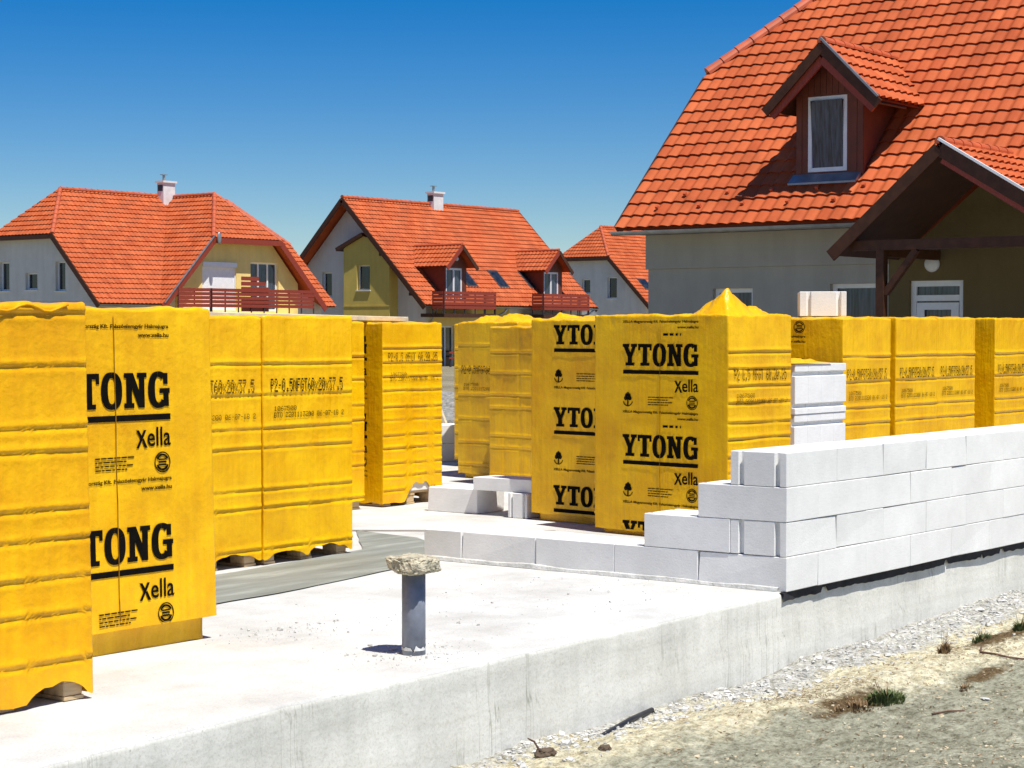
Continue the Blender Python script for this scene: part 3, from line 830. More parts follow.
def wrapped(label, x0, x1, y0, y1, zt, seed, rib_x=(), rib_y=(), skirt=None, mat='film', tuck=None, amp=.013, wav=.006, load=True, zb=.08, lean=0, yaw=0, shift=(0, 0)):
    t = thing('wrapped_pallet', label, 'pallet', ((x0 + x1) / 2, (y0 + y1) / 2, 0), 'pallets of blocks wrapped in yellow film')
    if shift != (0, 0): t['origin'] = ((x0 + x1) / 2, (y0 + y1) / 2, 0.0)
    t.rotation_euler = (0, 0, R(yaw)); t.location = ((x0 + x1) / 2 + shift[0], (y0 + y1) / 2 + shift[1], 0)
    w = Wrap(x0, x1, y0, y1, zt, seed, rib_x, rib_y, amp, wav, lean)
    sk = skirt or (lambda f, a: zb + .02 * nz(a * 4 + seed, 1, seed) + .012 * nz(a * 13, 2, seed))
    mesh_obj('plastic_film', w.shell(sk), mat, t, True)
    pi = (tuck + .035) if tuck else .03
    p = mesh_obj('pallet_base', wooden_pallet_bm(x0 + pi, x1 - pi, y0 + pi, y1 - pi), 'pine', t)
    feet(x0 + pi, x1 - pi, y0 + pi, y1 - pi, p)
    bm = B(); box(bm, (x0 + .02, y0 + .02, .118), (x1 - .02 - lean, y1 - .02, zt - .03)); mesh_obj('block_load', bm, 'block', t)
    if tuck:                                    # film tucked in round the pallet base
        bm = B(); c = tuck; per = []
        for f, a0, a1 in (('-y', x0 + c, x1 - c), ('+x', y0 + c, y1 - c), ('+y', x1 - c, x0 + c), ('-x', y1 - c, y0 + c)):
            n = 40
            for i in range(n): per.append((f, a0 + (a1 - a0) * i / n))
        rows = []
        for z, ins in ((.0015, c + .004), (.05, c + .006), (.10, c), (.16, c * .5)):
            row = []
            for f, a in per:
                q = w.pt(f, a, z, -ins + .006 * nz(a * 11, z * 20, seed)); row.append(bm.verts.new((q.x, q.y, z + (.01 * abs(nz(a * 5, 3, seed)) if z < .01 else 0))))
            rows.append(row)
        n = len(per)
        for a, b in zip(rows, rows[1:]):
            for i in range(n): bm.faces.new([a[i], a[(i + 1) % n], b[(i + 1) % n], b[i]])
        mesh_obj('film_skirt', bm, mat, t, True)
    return t, w

RIB375 = [.10, .365, .48, .745, .87, 1.083, 1.28]
RIB25 = [.13, .255, .36, .49, .60, .73, .84, .98, 1.10, 1.22, 1.34]
def arches(face_, spans, low, high):
    def sk(f, a):
        b = low + .012 * nz(a * 9, 0, 3)
        if f == face_:
            for c, hw, h in spans:
                q = (a - c) / hw
                if abs(q) < 1: b = max(b, low + h * (1 - abs(q) ** 3) ** .8 * (.8 + .5 * nz(a * 7, 5, 1)) + .012 * nz(a * 19, 5, 1))
        return b
    return sk
# the big foreground row
RIBP1 = [.17, .36, .505, .66, .78, 1.01, 1.105, 1.35, 1.56]
t, w = wrapped('film wrapped pallet without printing, ribbed, cut by the left frame edge', -5.40, -4.545, .62, 1.82, 1.59, 1, (), RIBP1, arches('-y', [(-4.72, .15, .08)], .022, .1), 'film_b', None, .010, lean=.028)
bm = B()
tube(bm, [(-5.035 + .03 * i, .612 - .004 * (i % 2), 1.585 - .014 * math.sin(i * .9) + .01 * nz(i, 0, 0)) for i in range(13)], .006, 6); mesh_obj('film_fold', bm, 'film_b', t, True)
t, w = wrapped('film wrapped pallet with large printed lettering, second in the foreground row', -4.36, -3.165, 1.345, 2.16, 1.59, 2, (), (), lambda f, a: .115 + .006 * nz(a * 6, 1, 1) + (.03 * max(0, -3.32 - a) if f == '-y' else 0) * .0, 'film', .05, .0, .006, lean=.042)
add_print(t, w, '-y', -4.35, 1, [1.305, .592], .713, .122, left=.21, word=.70, hgt=.172, emblem=True)
bm = B(); tube(bm, [(-3.775 - .026 * z + .004 * nz(z * 5, 0, 0), 1.342 - w.disp('-y', -3.785, z) - .001, z) for z in [.16 + i * .05 for i in range(29)]], .0022, 5); mesh_obj('film_seam', bm, 'seam', t, True)

t, w = wrapped('film wrapped pallet left of the tight pair behind the printed one', -1.76, -.935, 3.27, 4.45, 1.575, 3, (), RIB375, arches('-y', [(-1.17, .19, .06), (-1.55, .17, .06)], .04, .1), 'film', None, .011)
add_stamp(t, w, '-y', -1.76, 1, .82, 1.105, 'P2-0.5NFGT60x20x37.5')
t, w = wrapped('film wrapped pallet right of the tight pair, stamped with sizes', -.93, -.09, 3.262, 4.45, 1.58, 4, (), RIB375, arches('-y', [(-.72, .17, .055), (-.32, .19, .07)], .035, .1), 'film', None, .011)
add_stamp(t, w, '-y', -.93, 1, .80, 1.105, 'P2-0.5NFGT60x20x37.5', 'ink')
t, w = wrapped('film wrapped pallet mostly hidden behind the tight pair', 1.58, 2.40, 5.40, 6.58, 1.56, 5, (), RIB375, None, 'film', None, .012, zb=.07)
t, w = wrapped('film wrapped pallet with an arch torn over its bare pallet', 2.61, 3.39, 5.38, 6.56, 1.555, 6, (), RIB25, arches('-y', [(3.09, .19, .20)], .03, .16), 'film', None, .012)
add_stamp(t, w, '-y', 2.61, 1, .77, 1.235, 'P2-0.5 NFGT 60.20.25', 'stamp', .12, .075)
add_print(t, w, '-x', 6.56, -1, [1.46, .8], .66, .1, left=.34, word=.66, hgt=.165)
# middle group in shade
t, w = wrapped('ribbed film wrapped pallet at the back of the shaded row', 6.90, 8.05, 7.30, 8.13, 1.56, 7, RIB375, (), None, 'film', None, .010)
t, w = wrapped('film wrapped pallet with stamped sizes and a film heap on top, shaded', 5.62, 6.82, 6.20, 7.03, 1.575, 8, RIB25[::2], (), None, 'film', .05, .010, zb=.05, yaw=-5, shift=(-0.0385, -0.0507))
add_stamp(t, w, '-x', 7.03, -1, .80, 1.06, 'P2-0.5NFGT60x20x37.5', 'stamp', .1)
crumple('loose_film', t, 5.63, 6.6, 6.25, 7.06, 1.565, [(6.0, 6.85, .5, .07), (6.05, 6.6, .4, .10)], 'film', .03, 4)
t, w = wrapped('plain shaded film wrapped pallet beside the printed pair', 5.0, 5.6, 5.32, 6.13, 1.525, 9, RIB375, (), None, 'film', None, .009, zb=.06, yaw=-6, shift=(-0.044, -0.0291))
bm = B(); box(bm, (5.05, 5.36, 1.545), (5.55, 5.62, 1.60)); soft(bm, .004); solo('offcut_slab', bm, 'block', 'thin white offcut lying on the plain shaded wrapped pallet', 'block', (5.3, 5.5, 1.545))
t, w = wrapped('printed film wrapped pallet half hidden behind the largest printed one', 2.52, 3.70, 2.86, 3.745, 1.575, 10, (), (), lambda f, a: .06 + .006 * nz(a * 6, 1, 2), 'film', .05, .0, .007, yaw=-6, shift=(-0.0495, -0.0592))
add_print(t, w, '-x', 3.745, -1, [1.545, .905, .295], .61, .07, width=.88, left=.245, word=.70, hgt=.16, amax=.87)
crumple('loose_film', t, 2.55, 3.4, 3.15, 3.72, 1.572, [(2.75, 3.64, .25, .055), (2.9, 3.45, .3, .035)], 'film', .03, 7)
t, w = wrapped('printed film wrapped pallet with a peaked film heap, beside the wall corner', 1.993, 2.743, 1.527, 2.767, 1.60, 11, (), RIB25, lambda f, a: .035 + .008 * nz(a * 6, 1, 2), 'film', .05, .012, .006, yaw=-6)
add_print(t, w, '-x', 2.767, -1, [1.405, .745, .115], .655, .045, left=.275, word=.70, hgt=.168, marks=True)
add_stamp(t, w, '-y', 1.993, 1, .745, 1.145, 'P2-0.5 NFGT 60.20.25', 'stamp', .08, .08)
crumple('loose_film', t, 2.0, 2.735, 1.535, 2.3, 1.595, [(2.17, 1.66, .33, .19), (2.46, 1.70, .27, .07)], 'film', .03, 11)
bm = B(); tube(bm, [(1.99 - w.disp('-x', 2.14, z), 2.14 + .006 * nz(z * 7, 0, 0), z) for z in [.1 + i * .05 for i in range(30)]], .002, 5); mesh_obj('film_seam', bm, 'seam', t, True)
# row behind the wall
t, w = wrapped('film wrapped pallet next to the naked blocks, a white block on it', 4.04, 4.86, 1.80, 2.98, 1.59, 12, (), RIB375, None, 'film', None, .012)
add_stamp(t, w, '-y', 4.04, 1, .80, 1.105, 'P2-0.5NFGT60x20x37.5', 'stamp', .04)
add_print(t, w, '-x', 2.98, -1, [1.945, 1.28, .62], .66, .1, left=.14, word=.70, hgt=.165)
t, w = wrapped('left of two touching film wrapped pallets behind the wall', 4.955, 5.742, 1.80, 2.98, 1.595, 13, (), RIB375, None, 'film', None, .012)
add_stamp(t, w, '-y', 4.955, 1, .77, 1.105, 'P2-0.5NFGT60x20x37.5', 'ink', .04)
t, w = wrapped('right of two touching film wrapped pallets behind the wall', 5.75, 6.51, 1.805, 2.98, 1.60, 14, (), RIB375, None, 'film', None, .012)
add_stamp(t, w, '-y', 5.75, 1, .75, 1.105, 'P2-0.5NFGT60x20x37.5', 'ink', .04)
t, w = wrapped('film wrapped pallet behind the wall at the right frame edge', 6.93, 7.73, 1.80, 2.98, 1.60, 15, (), RIB375, None, 'film', None, .012)
add_stamp(t, w, '-y', 6.93, 1, .78, 1.105, 'P2-0.5NFGT60x20x37.5', 'ink', .04)
loose('building_block', block_bm(.6, .375, .2, ('-x', '+x')), (4.56, 2.28, 1.614), R(31), 'single white block standing on top of a wrapped pallet behind the wall')
# plank across two pallets
bm = B(); bar(bm, (-1.05, 4.30, 1.612), (3.50, 5.95, 1.60), .14, .04); soft(bm, .004)
solo('plank', bm, 'plank', 'long pale plank bridging the tops of wrapped pallets', 'plank', (-1.05, 4.25, 1.59))
# seen through the gap
for i, (z, lb) in enumerate(((0.002, 'lower'), (.212, 'upper'))):
    o = loose('building_block', block_bm(.6, .375, .208), (7.6, 8.75, z), R(-30), '%s of two white blocks piled in the gap between pallets' % lb, 'piled blocks in the gap')
bm = B(); bar(bm, (12.0, 12.2, -.46), (11.6, 12.35, .55), .12, .03)
solo('plank', bm, 'plank', 'short pale plank leaning in the gap behind the piled blocks', 'plank', (12, 12.2, -.45))
bm = B(); bmesh.ops.create_icosphere(bm, subdivisions=4, radius=1)
for v in bm.verts:
    c = v.co.copy(); k = 1 + .18 * nz(c.x * 2, c.y * 2, c.z * 2) + .06 * nz(c.x * 8, c.y * 8, c.z * 8)
    v.co = V((21 + c.x * 1.9 * k, 20.2 + c.y * 1.7 * k, -.5 + max(-.05, c.z) * .72 * k))
solo('gravel_heap', bm, 'heap', 'grey heap of gravel seen in the gap between wrapped pallets', 'heap', (21, 20.2, -.5), smooth=True)

# ------------------------------------------------------------------ houses (coordinates cast from image pixels at chosen camera depths)
def tile_plane(parent, P0, e, s, L, S, clips=(), wave=.25, gauge=.335, k=6, name='roof', amp=.024, step=.052, seed=0, cut=None, splits=()):
    """tiled roof plane; P0 eave corner, e along the eave, s up the slope; clips: (point, outward normal)"""
    P0, e, s = V(P0), V(e).normalized(), V(s).normalized(); n = e.cross(s).normalized()
    if n.z < 0: n = -n
    bm = B(); lay = bm.faces.layers.float.new('shade'); nc = int(math.ceil(S / gauge)); nx = int(math.ceil(L / wave)) * k; rr = random.Random(seed + 5)
    def prof(i): 
        u = (i % k) / k; return amp * (math.sin(2 * math.pi * u) * .8 + .2 * math.sin(4 * math.pi * u + .6))
    for j in range(nc):
        a0 = j * gauge; a1 = min((j + 1) * gauge + .055, S + .01)
        rows = [[], [], []]
        for i in range(nx + 1):
            x = min(i * wave / k, L); h = prof(i); sag = .004 * nz(x * .7, j * .9, seed)
            rows[0].append(bm.verts.new(P0 + e * x + s * (a0 + .05) + n * (h - .006 + sag)))
            rows[1].append(bm.verts.new(P0 + e * x + s * a0 + n * (h + step + sag)))
            rows[2].append(bm.verts.new(P0 + e * x + s * a1 + n * (h + .004 + sag)))
        sh = rr.random()
        for i in range(nx):
            if i % k == 0: sh = min(1, max(0, rr.gauss(.5, .17)))
            for a, b in ((rows[0], rows[1]), (rows[1], rows[2])):
                f = bm.faces.new([a[i], a[i + 1], b[i + 1], b[i]]); f[lay] = sh
    # deck below the tiles closes the plane from underneath
    d = -.05
    for i in range(int(L / .25) + 1):
        for j in range(int(S / .25) + 1):
            xa, xb, sa, sb = i * .25, min(L, i * .25 + .25), j * .25, min(S, j * .25 + .25)
            if xb - xa < .01 or sb - sa < .01: continue
            f = face(bm, [P0 + e * xa + s * sa + n * d, P0 + e * xb + s * sa + n * d, P0 + e * xb + s * sb + n * d, P0 + e * xa + s * sb + n * d]); f[lay] = .3
    for co, no in clips:
        bmesh.ops.bisect_plane(bm, geom=list(bm.verts) + list(bm.edges) + list(bm.faces), plane_co=V(co), plane_no=V(no), clear_outer=True)
    for co, no in splits: bmesh.ops.bisect_plane(bm, geom=list(bm.verts) + list(bm.edges) + list(bm.faces), plane_co=V(co), plane_no=V(no))
    if cut: bmesh.ops.delete(bm, geom=[f for f in bm.faces if cut(f.calc_center_median())], context='FACES')
    o = mesh_obj(name, bm, 'tile', parent, False)
    return o
def caps(parent, a, b, r=.11, seg=.38, name='ridge_tiles', mat='cap'):
    a, b = V(a), V(b); L = (b - a).length; d = (b - a).normalized(); bm = B(); n = max(1, int(L / seg)); up = V((0, 0, 1)); sd = d.cross(up).normalized(); u = sd.cross(d)
    for i in range(n):
        r0, r1 = r * 1.08, r * .92; ring0, ring1 = [], []
        p0 = a + d * (L * i / n); p1 = a + d * (L * (i + 1) / n + .03)
        for q in range(9):
            t = -.25 + (math.pi + .5) * q / 8; vec = sd * math.cos(t) + u * math.sin(t)
            ring0.append(bm.verts.new(p0 + vec * r0 - u * .03)); ring1.append(bm.verts.new(p1 + vec * r1 - u * .03))
        for q in range(8): bm.faces.new([ring0[q], ring0[q + 1], ring1[q + 1], ring1[q]])
        bm.faces.new(ring0)
    return mesh_obj(name, bm, mat, parent, False)
def wall_panel(parent, outer, holes, fn, nrm, th, mat, name='wall'):
    bm = B(); ed = []
    for loop in [outer] + holes:
        vs = [bm.verts.new(fn(a, z)) for a, z in loop]
        ed += [bm.edges.new((vs[i], vs[(i + 1) % len(vs)])) for i in range(len(vs))]
    bmesh.ops.triangle_fill(bm, use_beauty=True, use_dissolve=False, edges=ed)
    fs = list(bm.faces); r = bmesh.ops.extrude_face_region(bm, geom=fs, use_keep_orig=True)
    bmesh.ops.translate(bm, verts=[g for g in r['geom'] if isinstance(g, bmesh.types.BMVert)], vec=-V(nrm) * th)
    fix(bm); return mesh_obj(name, bm, mat, parent)
def rc(a0, a1, z0, z1): return [(a0, z0), (a1, z0), (a1, z1), (a0, z1)]
def window(parent, fn, nrm, a0, a1, z0, z1, depth=.12, fr=.07, splits=0, sill=True, pane='pane', tilt=0, name='window', trans=None, frame_mat='white_paint'):
    """fn(a,z) gives a wall point, nrm the outward normal; frame is the part, pane and sill its pieces"""
    nrm = V(nrm); off = lambda p, d: V(p) - nrm * d
    def slab(bm, b0, b1, y0, y1, d0, d1):
        c = [off(fn(b0, y0), d1), off(fn(b1, y0), d1), off(fn(b1, y0), d0), off(fn(b0, y0), d0)]
        t = [off(fn(b0, y1), d1), off(fn(b1, y1), d1), off(fn(b1, y1), d0), off(fn(b0, y1), d0)]
        hexa(bm, c + t)
    e = .002
    bm = B(); slab(bm, a0 + e, a0 + fr, z0 + e, z1 - e, depth, depth + .07); slab(bm, a1 - fr, a1 - e, z0 + e, z1 - e, depth, depth + .07)
    slab(bm, a0 + fr, a1 - fr, z0 + e, z0 + fr, depth, depth + .07); slab(bm, a0 + fr, a1 - fr, z1 - fr, z1 - e, depth, depth + .07)
    for q in range(splits):
        m = a0 + (a1 - a0) * (q + 1) / (splits + 1); slab(bm, m - fr * .55, m + fr * .55, z0 + fr, z1 - fr, depth - .006, depth + .06)
    if trans: slab(bm, a0 + fr, a1 - fr, trans - .05, trans + .05, depth - .004, depth + .06)
    fix(bm); w = mesh_obj(name, bm, frame_mat, parent)
    bm = B()
    q = [(a0 + fr, z0 + fr, 0), (a1 - fr, z0 + fr, 0), (a1 - fr, z1 - fr, tilt), (a0 + fr, z1 - fr, tilt)]
    P = [off(fn(a, z), depth + .045 + d) for a, z, d in q]; P2 = [off(fn(a, z), depth + .06 + d) for a, z, d in q]
    hexa(bm, P2 + P); fix(bm); mesh_obj('pane', bm, pane, w)
    if sill:
        bm = B(); slab(bm, a0 - .05, a1 + .05, z0 - .05, z0 - .01, -.06, depth + .01); fix(bm); mesh_obj('sill', bm, 'sheet_metal' if sill == 'metal' else 'white_paint', w)
    return w
def board(parent, a, b, w, h, mat='dark_timber', name='bargeboard', up=V((0, 0, 1))):
    bm = B(); bar(bm, a, b, w, h, up); return mesh_obj(name, bm, mat, parent)
def gutter(parent, a, b, r=.07, name='gutter'):
    a, b = V(a), V(b); bm = B(); d = (b - a).normalized(); s = V((0, 0, 1)).cross(d).normalized()
    for rr, fl in ((r, False), (r * .86, True)):
        ra = []; rb = []
        for i in range(9):
            t = math.pi + math.pi * i / 8; o = s * math.cos(t) * rr + V((0, 0, 1)) * math.sin(t) * rr
            ra.append(bm.verts.new(a + o)); rb.append(bm.verts.new(b + o))
        for i in range(8): bm.faces.new([ra[i], ra[i + 1], rb[i + 1], rb[i]] if not fl else [ra[i + 1], ra[i], rb[i], rb[i + 1]])
        if not fl: bm.faces.new(ra); bm.faces.new(rb[::-1])
    return mesh_obj(name, bm, 'sheet_metal', parent, True)
def railing(parent, p0, p1, z0, z1, n=5, posts=6, mat='stain', name='railing'):
    p0, p1 = V(p0), V(p1); d = (p1 - p0).normalized(); nrm = V((d.y, -d.x, 0)); bm = B(); H = z1 - z0
    for i in range(n):
        z = z0 + H * (i + .5) / n; bar(bm, p0 + nrm * .035 + V((0, 0, z)), p1 + nrm * .035 + V((0, 0, z)), .03, H / n * .84)
    r = mesh_obj(name, bm, mat, parent)
    for i in range(posts):
        q = p0.lerp(p1, i / (posts - 1)); bm = B(); bar(bm, q + V((0, 0, z0 - .25)), q + V((0, 0, z1 - .01)), .05, .05, V((1, 0, 0))); mesh_obj('post', bm, 'dark_metal', r)
    return r
def chimney(parent, x, y, z0, z1, w=.55):
    bm = B(); box(bm, (x - w, y - w * .6, z0), (x + w, y + w * .6, z1)); c = mesh_obj('chimney', bm, 'chim', parent)
    bm = B(); box(bm, (x - w - .08, y - w * .6 - .08, z1 + .002), (x + w + .08, y + w * .6 + .08, z1 + .1)); mesh_obj('chimney_cap', bm, 'chim', c)
    bm = B(); tube(bm, [(x - .15, y, z1 + .1), (x - .15, y, z1 + .42)], .07, 10); box(bm, (x - .3, y - .12, z1 + .4), (x, y + .12, z1 + .43)); mesh_obj('flue', bm, 'sheet_metal', c)
    bm = B(); box(bm, (x - w - .004, y - .18, z1 - .42), (x - w + .0, y + .18, z1 - .1)); mesh_obj('flue_opening', bm, 'dark_metal', c)
GZ = -.5
S2 = math.sqrt(.5)

# --- house 1: T-shaped, half hipped, yellow gable with balcony
h = thing('house', 'half hipped house with a yellow gable and red timber balcony, at left', 'house', (58.4, 69.3, GZ), 'orange tiled houses')
XL, XR, YF, ZE, YR, ZR = 49.07, 64.9, 63.72, 2.76, 69.31, 8.35
YB = 2 * YR - YF; hip = 2.33; XC = 58.36
fL = lambda a, z: (XL + .32, a, z)
o = [(YF + .55, GZ), (YF + .55, 3.2), (66.98, 5.92), (2 * YR - 66.98, 5.92), (YB - .55, 3.2), (YB - .55, GZ)]
wl = [(69.35 - .88, 69.35, 3.45, 4.25), (66.44, 67.15, 3.37, 4.75), (70.55, 71.3, 3.42, 4.8)]
wall_panel(h, o, [rc(*q) for q in wl], fL, (-1, 0, 0), .35, 'grey_wall')
for q in wl: window(h, fL, (-1, 0, 0), *q, depth=.16, sill=True)
bm = B(); box(bm, (XL + .30, YF + .6, 2.78), (XL + .319, YB - .6, 2.86)); mesh_obj('string_course', bm, 'grey_wall', h)
fF = lambda a, z: (a, YF + .55, z)
for a, b, c in ((XL + .68, 54.25, 'grey_wall'), (62.45, XR - .55, 'grey_wall')): wall_panel(h, rc(a, b, GZ, 3.15), [], fF, (0, -1, 0), .35, c)
# plaster gable of the front wing
YG = 63.55; YW = 64.1
fG = lambda a, z: (a, YW, z)
o = [(54.25, GZ), (54.25, 3.6), (56.05, 5.6), (60.67, 5.6), (62.45, 3.6), (62.45, GZ)]
d1, d2 = rc(55.83, 58.1, 2.5, 4.86), rc(59.08, 61.05, 2.5, 4.93)
o = [(54.25, GZ), (54.25, 3.9), (56.2, 5.92), (60.5, 5.92), (62.45, 3.9), (62.45, GZ)]
wall_panel(h, o, [d1, d2], fG, (0, -1, 0), .35, 'yellow_wall')
s_ = window(h, fG, (0, -1, 0), 55.83, 58.1, 2.5, 4.86, depth=.05, fr=.06, sill=False, pane='shutter', name='shuttered_door')
bm = B(); box(bm, (55.83, YW - .05, 4.62), (58.1, YW - .002, 4.86)); mesh_obj('shutter_box', bm, 'shutter', s_)
window(h, fG, (0, -1, 0), 59.08, 61.05, 2.5, 4.93, depth=.14, fr=.09, splits=2, sill=False, name='balcony_door', pane='pane_curtain')
bm = B(); box(bm, (61.8, YG - .95, 2.2), (62.15, YW - .01, 2.32)) if False else box(bm, (53.75, 62.6, 2.12), (62.15, YW - .02, 2.28)); mesh_obj('balcony_slab', bm, 'yellow_wall', h)
railing(h, (55.05, 62.63, 0), (62.05, 62.63, 0), 2.62, 3.55, 5, 9)
railing(h, (53.72, 63.5, 0), (55.0, 62.68, 0), 2.62, 3.55, 5, 3)
bm = B(); q = [(57.05, 62.70), (58.9, 62.70)]
for i in range(7):
    z = 2.45 + i * .25; x1 = 58.9 if z < 3.6 else 58.9 - (z - 3.6) * 1.9
    box(bm, (57.05, 62.66, z), (x1, 62.69, z + .19))
mesh_obj('balcony_divider', bm, 'stain', h)
# roof planes
cl_v = ((XC, YR, ZR), V((1, -1, 0)))          # valley between the front plane and the wing, in plan
n_hipL = V((-1, 0, 1)) 
def hip_clip(Xa, sgn): return ((Xa, 0, 0), V((sgn, 0, 0)))
apL, apR = XL + 2.39, XR - 2.39
SL = 5.59 / S2
pl_hipL = ((XL, YR, ZE + 3.26), V((-1, 0, 1)).normalized())      # half hip plane, cuts what is above it
pl_hipR = ((XR, YR, ZE + 3.26), V((1, 0, 1)).normalized())
tile_plane(h, (XL, YF, ZE), (1, 0, 0), (0, 1, 1), XC - XL, SL, [pl_hipL, ((XC, YR, ZR), V((1, -1, 0)).normalized())], k=4, seed=1)
tile_plane(h, (XC, YF, ZE), (1, 0, 0), (0, 1, 1), XR - XC, SL, [pl_hipR, ((XC, YR, ZR), V((-1, -1, 0)).normalized())], k=4, seed=2)
tile_plane(h, (XR, YB, ZE), (-1, 0, 0), (0, -1, 1), XR - XL, SL, [pl_hipL, pl_hipR], k=3, seed=3)
hz = ZE + 3.26; yc = YF + 3.26
SH = 2.34 / S2
tile_plane(h, (XL - .02, YB - 3.26, hz), (0, -1, 0), (1, 0, 1), YB - YF - 6.52, SH, [((0, YF, ZE), V((0, -1, 1)).normalized()), ((0, YB, ZE), V((0, 1, 1)).normalized())], k=4, seed=4)
tile_plane(h, (XR + .02, YF + 3.26, hz), (0, 1, 0), (-1, 0, 1), YB - YF - 6.52, SH, [((0, YF, ZE), V((0, -1, 1)).normalized()), ((0, YB, ZE), V((0, 1, 1)).normalized())], k=3, seed=5)
# front wing
XWL, XWR = XC - 5.56, XC + 5.56; pl_hipG = ((XC, YG, hz), V((0, -1, 1)).normalized())
tile_plane(h, (XWL, 70, ZE), (0, -1, 0), (1, 0, 1), 70 - YG, SL - .05, [pl_hipG, ((XC, YR, ZR), V((-1, 1, 0)).normalized())], k=4, seed=6)
tile_plane(h, (XWR, YG, ZE), (0, 1, 0), (-1, 0, 1), 70 - YG, SL - .05, [pl_hipG, ((XC, YR, ZR), V((1, 1, 0)).normalized())], k=4, seed=7)
tile_plane(h, (XWL + 3.26, YG - .02, hz), (1, 0, 0), (0, 1, 1), 11.12 - 6.52, 2.33 / S2, [((XWL, 0, ZE), V((-1, 0, 1)).normalized()), ((XWR, 0, ZE), V((1, 0, 1)).normalized())], k=4, seed=8)
caps(h, (apL, YR, ZR + .03), (apR, YR, ZR + .03)); caps(h, (XL, yc, hz + .03), (apL, YR, ZR + .03)); caps(h, (XR, yc, hz + .03), (apR, YR, ZR + .03))
caps(h, (XC, YG + 2.33, ZR - .0), (XC, YR, ZR + .0)); caps(h, (XWL + 3.26, YG, hz + .03), (XC, YG + 2.33, ZR)); caps(h, (XWR - 3.26, YG, hz + .03), (XC, YG + 2.33, ZR))
for sx in (1,):
    board(h, (XL - .02, YF, ZE - .14), (XL - .02, yc, hz - .14), .05, .24, 'dark_timber'); board(h, (XL - .02, YB, ZE - .14), (XL - .02, 2 * YR - yc, hz - .14), .05, .24)
    board(h, (XL - .03, yc - .1, hz - .12), (XL - .03, 2 * YR - yc + .1, hz - .12), .05, .2)
board(h, (XWL, YG - .03, ZE - .16), (XWL + 3.26, YG - .03, hz - .16), .05, .30, 'stain', up=V((0, 0, 1))); board(h, (XWR, YG - .03, ZE - .16), (XWR - 3.26, YG - .03, hz - .16), .05, .30, 'stain')
board(h, (XWL + 3.2, YG - .04, hz - .14), (XWR - 3.2, YG - .04, hz - .14), .05, .26, 'stain')
board(h, (XWL + .05, YG - .06, ZE + .06), (XWL + 3.26, YG - .06, hz + .06), .06, .05, 'sheet_metal', 'rake_trim')
gutter(h, (XL, YF - .05, ZE - .06), (XWL + .7, YF - .05, ZE - .06)); gutter(h, (XWR, YF - .05, ZE - .06), (XR, YF - .05, ZE - .06))
chimney(h, 58.02, 69.05, 7.6, 9.0, .39)
bm = B(); bmesh.ops.create_uvsphere(bm, u_segments=14, v_segments=8, radius=.28)
for v in bm.verts: v.co = V((56.25 + v.co.x * .45, 63.35 + v.co.y * .25, 5.98 + v.co.z * 1.1))
mesh_obj('satellite_dish', bm, 'sheet_metal', h, True)
bm = B(); tube(bm, [(51.0, 69.9, 7.3), (50.6, 69.9, 7.6)], .12, 8); mesh_obj('roof_vent', bm, 'dark_metal', h)

# --- house 2: long gabled house with two dormers and balconies
h = thing('house', 'gabled house with an ochre bay, two dormers and twin red balconies', 'house', (72.5, 63.3, GZ), 'orange tiled houses')
XL, XR, YF, ZE, YR, ZR = 64.94, 79.9, 57.72, 2.81, 63.33, 8.43; YB = 2 * YR - YF
tile_plane(h, (XL, YF, ZE), (1, 0, 0), (0, 1, 1), XR - XL, 5.61 / S2, [], k=4, seed=11)
tile_plane(h, (XR, YB, ZE), (-1, 0, 0), (0, -1, 1), XR - XL, 5.61 / S2, [], k=3, seed=12)
caps(h, (XL, YR, ZR + .03), (XR, YR, ZR + .03)); chimney(h, 72.3, 63.2, 7.8, 9.0, .40)
fL = lambda a, z: (XL + .80, a, z)
o = [(YF + .6, GZ), (YF + .6, 3.25), (YR, 8.2), (YB - .6, 3.25), (YB - .6, GZ)]
w1 = (64.8, 65.5, 3.3, 4.6)
wall_panel(h, o, [rc(*w1)], fL, (-1, 0, 0), .35, 'grey_wall')
window(h, fL, (-1, 0, 0), *w1, depth=.15)
fB = lambda a, z: (XL + .14, a, z)
o = [(60.2, GZ), (60.2, 5.05), (61.35, 6.2), (62.3, 6.45), (63.35, 5.75), (63.35, GZ)]
w2 = (61.53, 62.43, 3.6, 4.9)
wall_panel(h, o, [rc(*w2)], fB, (-1, 0, 0), .7, 'ochre_wall'); window(h, fB, (-1, 0, 0), *w2, depth=.16)
board(h, (XL + .30, 63.75, 5.72), (XL + .30, 61.95, 6.47), .7, .18, 'dark_timber', 'bay_roof')
bm = B(); box(bm, (XL + .12, 60.19, 2.75), (XL + .139, 63.36, 2.82)); mesh_obj('string_course', bm, 'ochre_wall', h)
fF = lambda a, z: (a, YF + .6, z)
dd = (66.9, 67.9, .0, 2.0)
wall_panel(h, rc(XL + 1.16, 69.9, GZ, 3.2), [rc(66.75, 68.0, -.45, 1.75)], fF, (0, -1, 0), .35, 'yellow_wall'); window(h, fF, (0, -1, 0), 66.75, 68.0, -.45, 1.75, depth=.12, splits=1, sill=False, name='terrace_door')
wall_panel(h, rc(69.91, 72.6, GZ, 3.2), [], fF, (0, -1, 0), .35, 'ochre_wall'); wall_panel(h, rc(72.61, XR - .6, GZ, 3.2), [], fF, (0, -1, 0), .35, 'grey_wall')
wall_panel(h, [(YF + .96, GZ), (YF + .96, 3.4), (YR, 8.0), (YB - .6, 3.3), (YB - .6, GZ)], [], lambda a, z: (XR - .6, a, z), (1, 0, 0), .35, 'grey_wall')
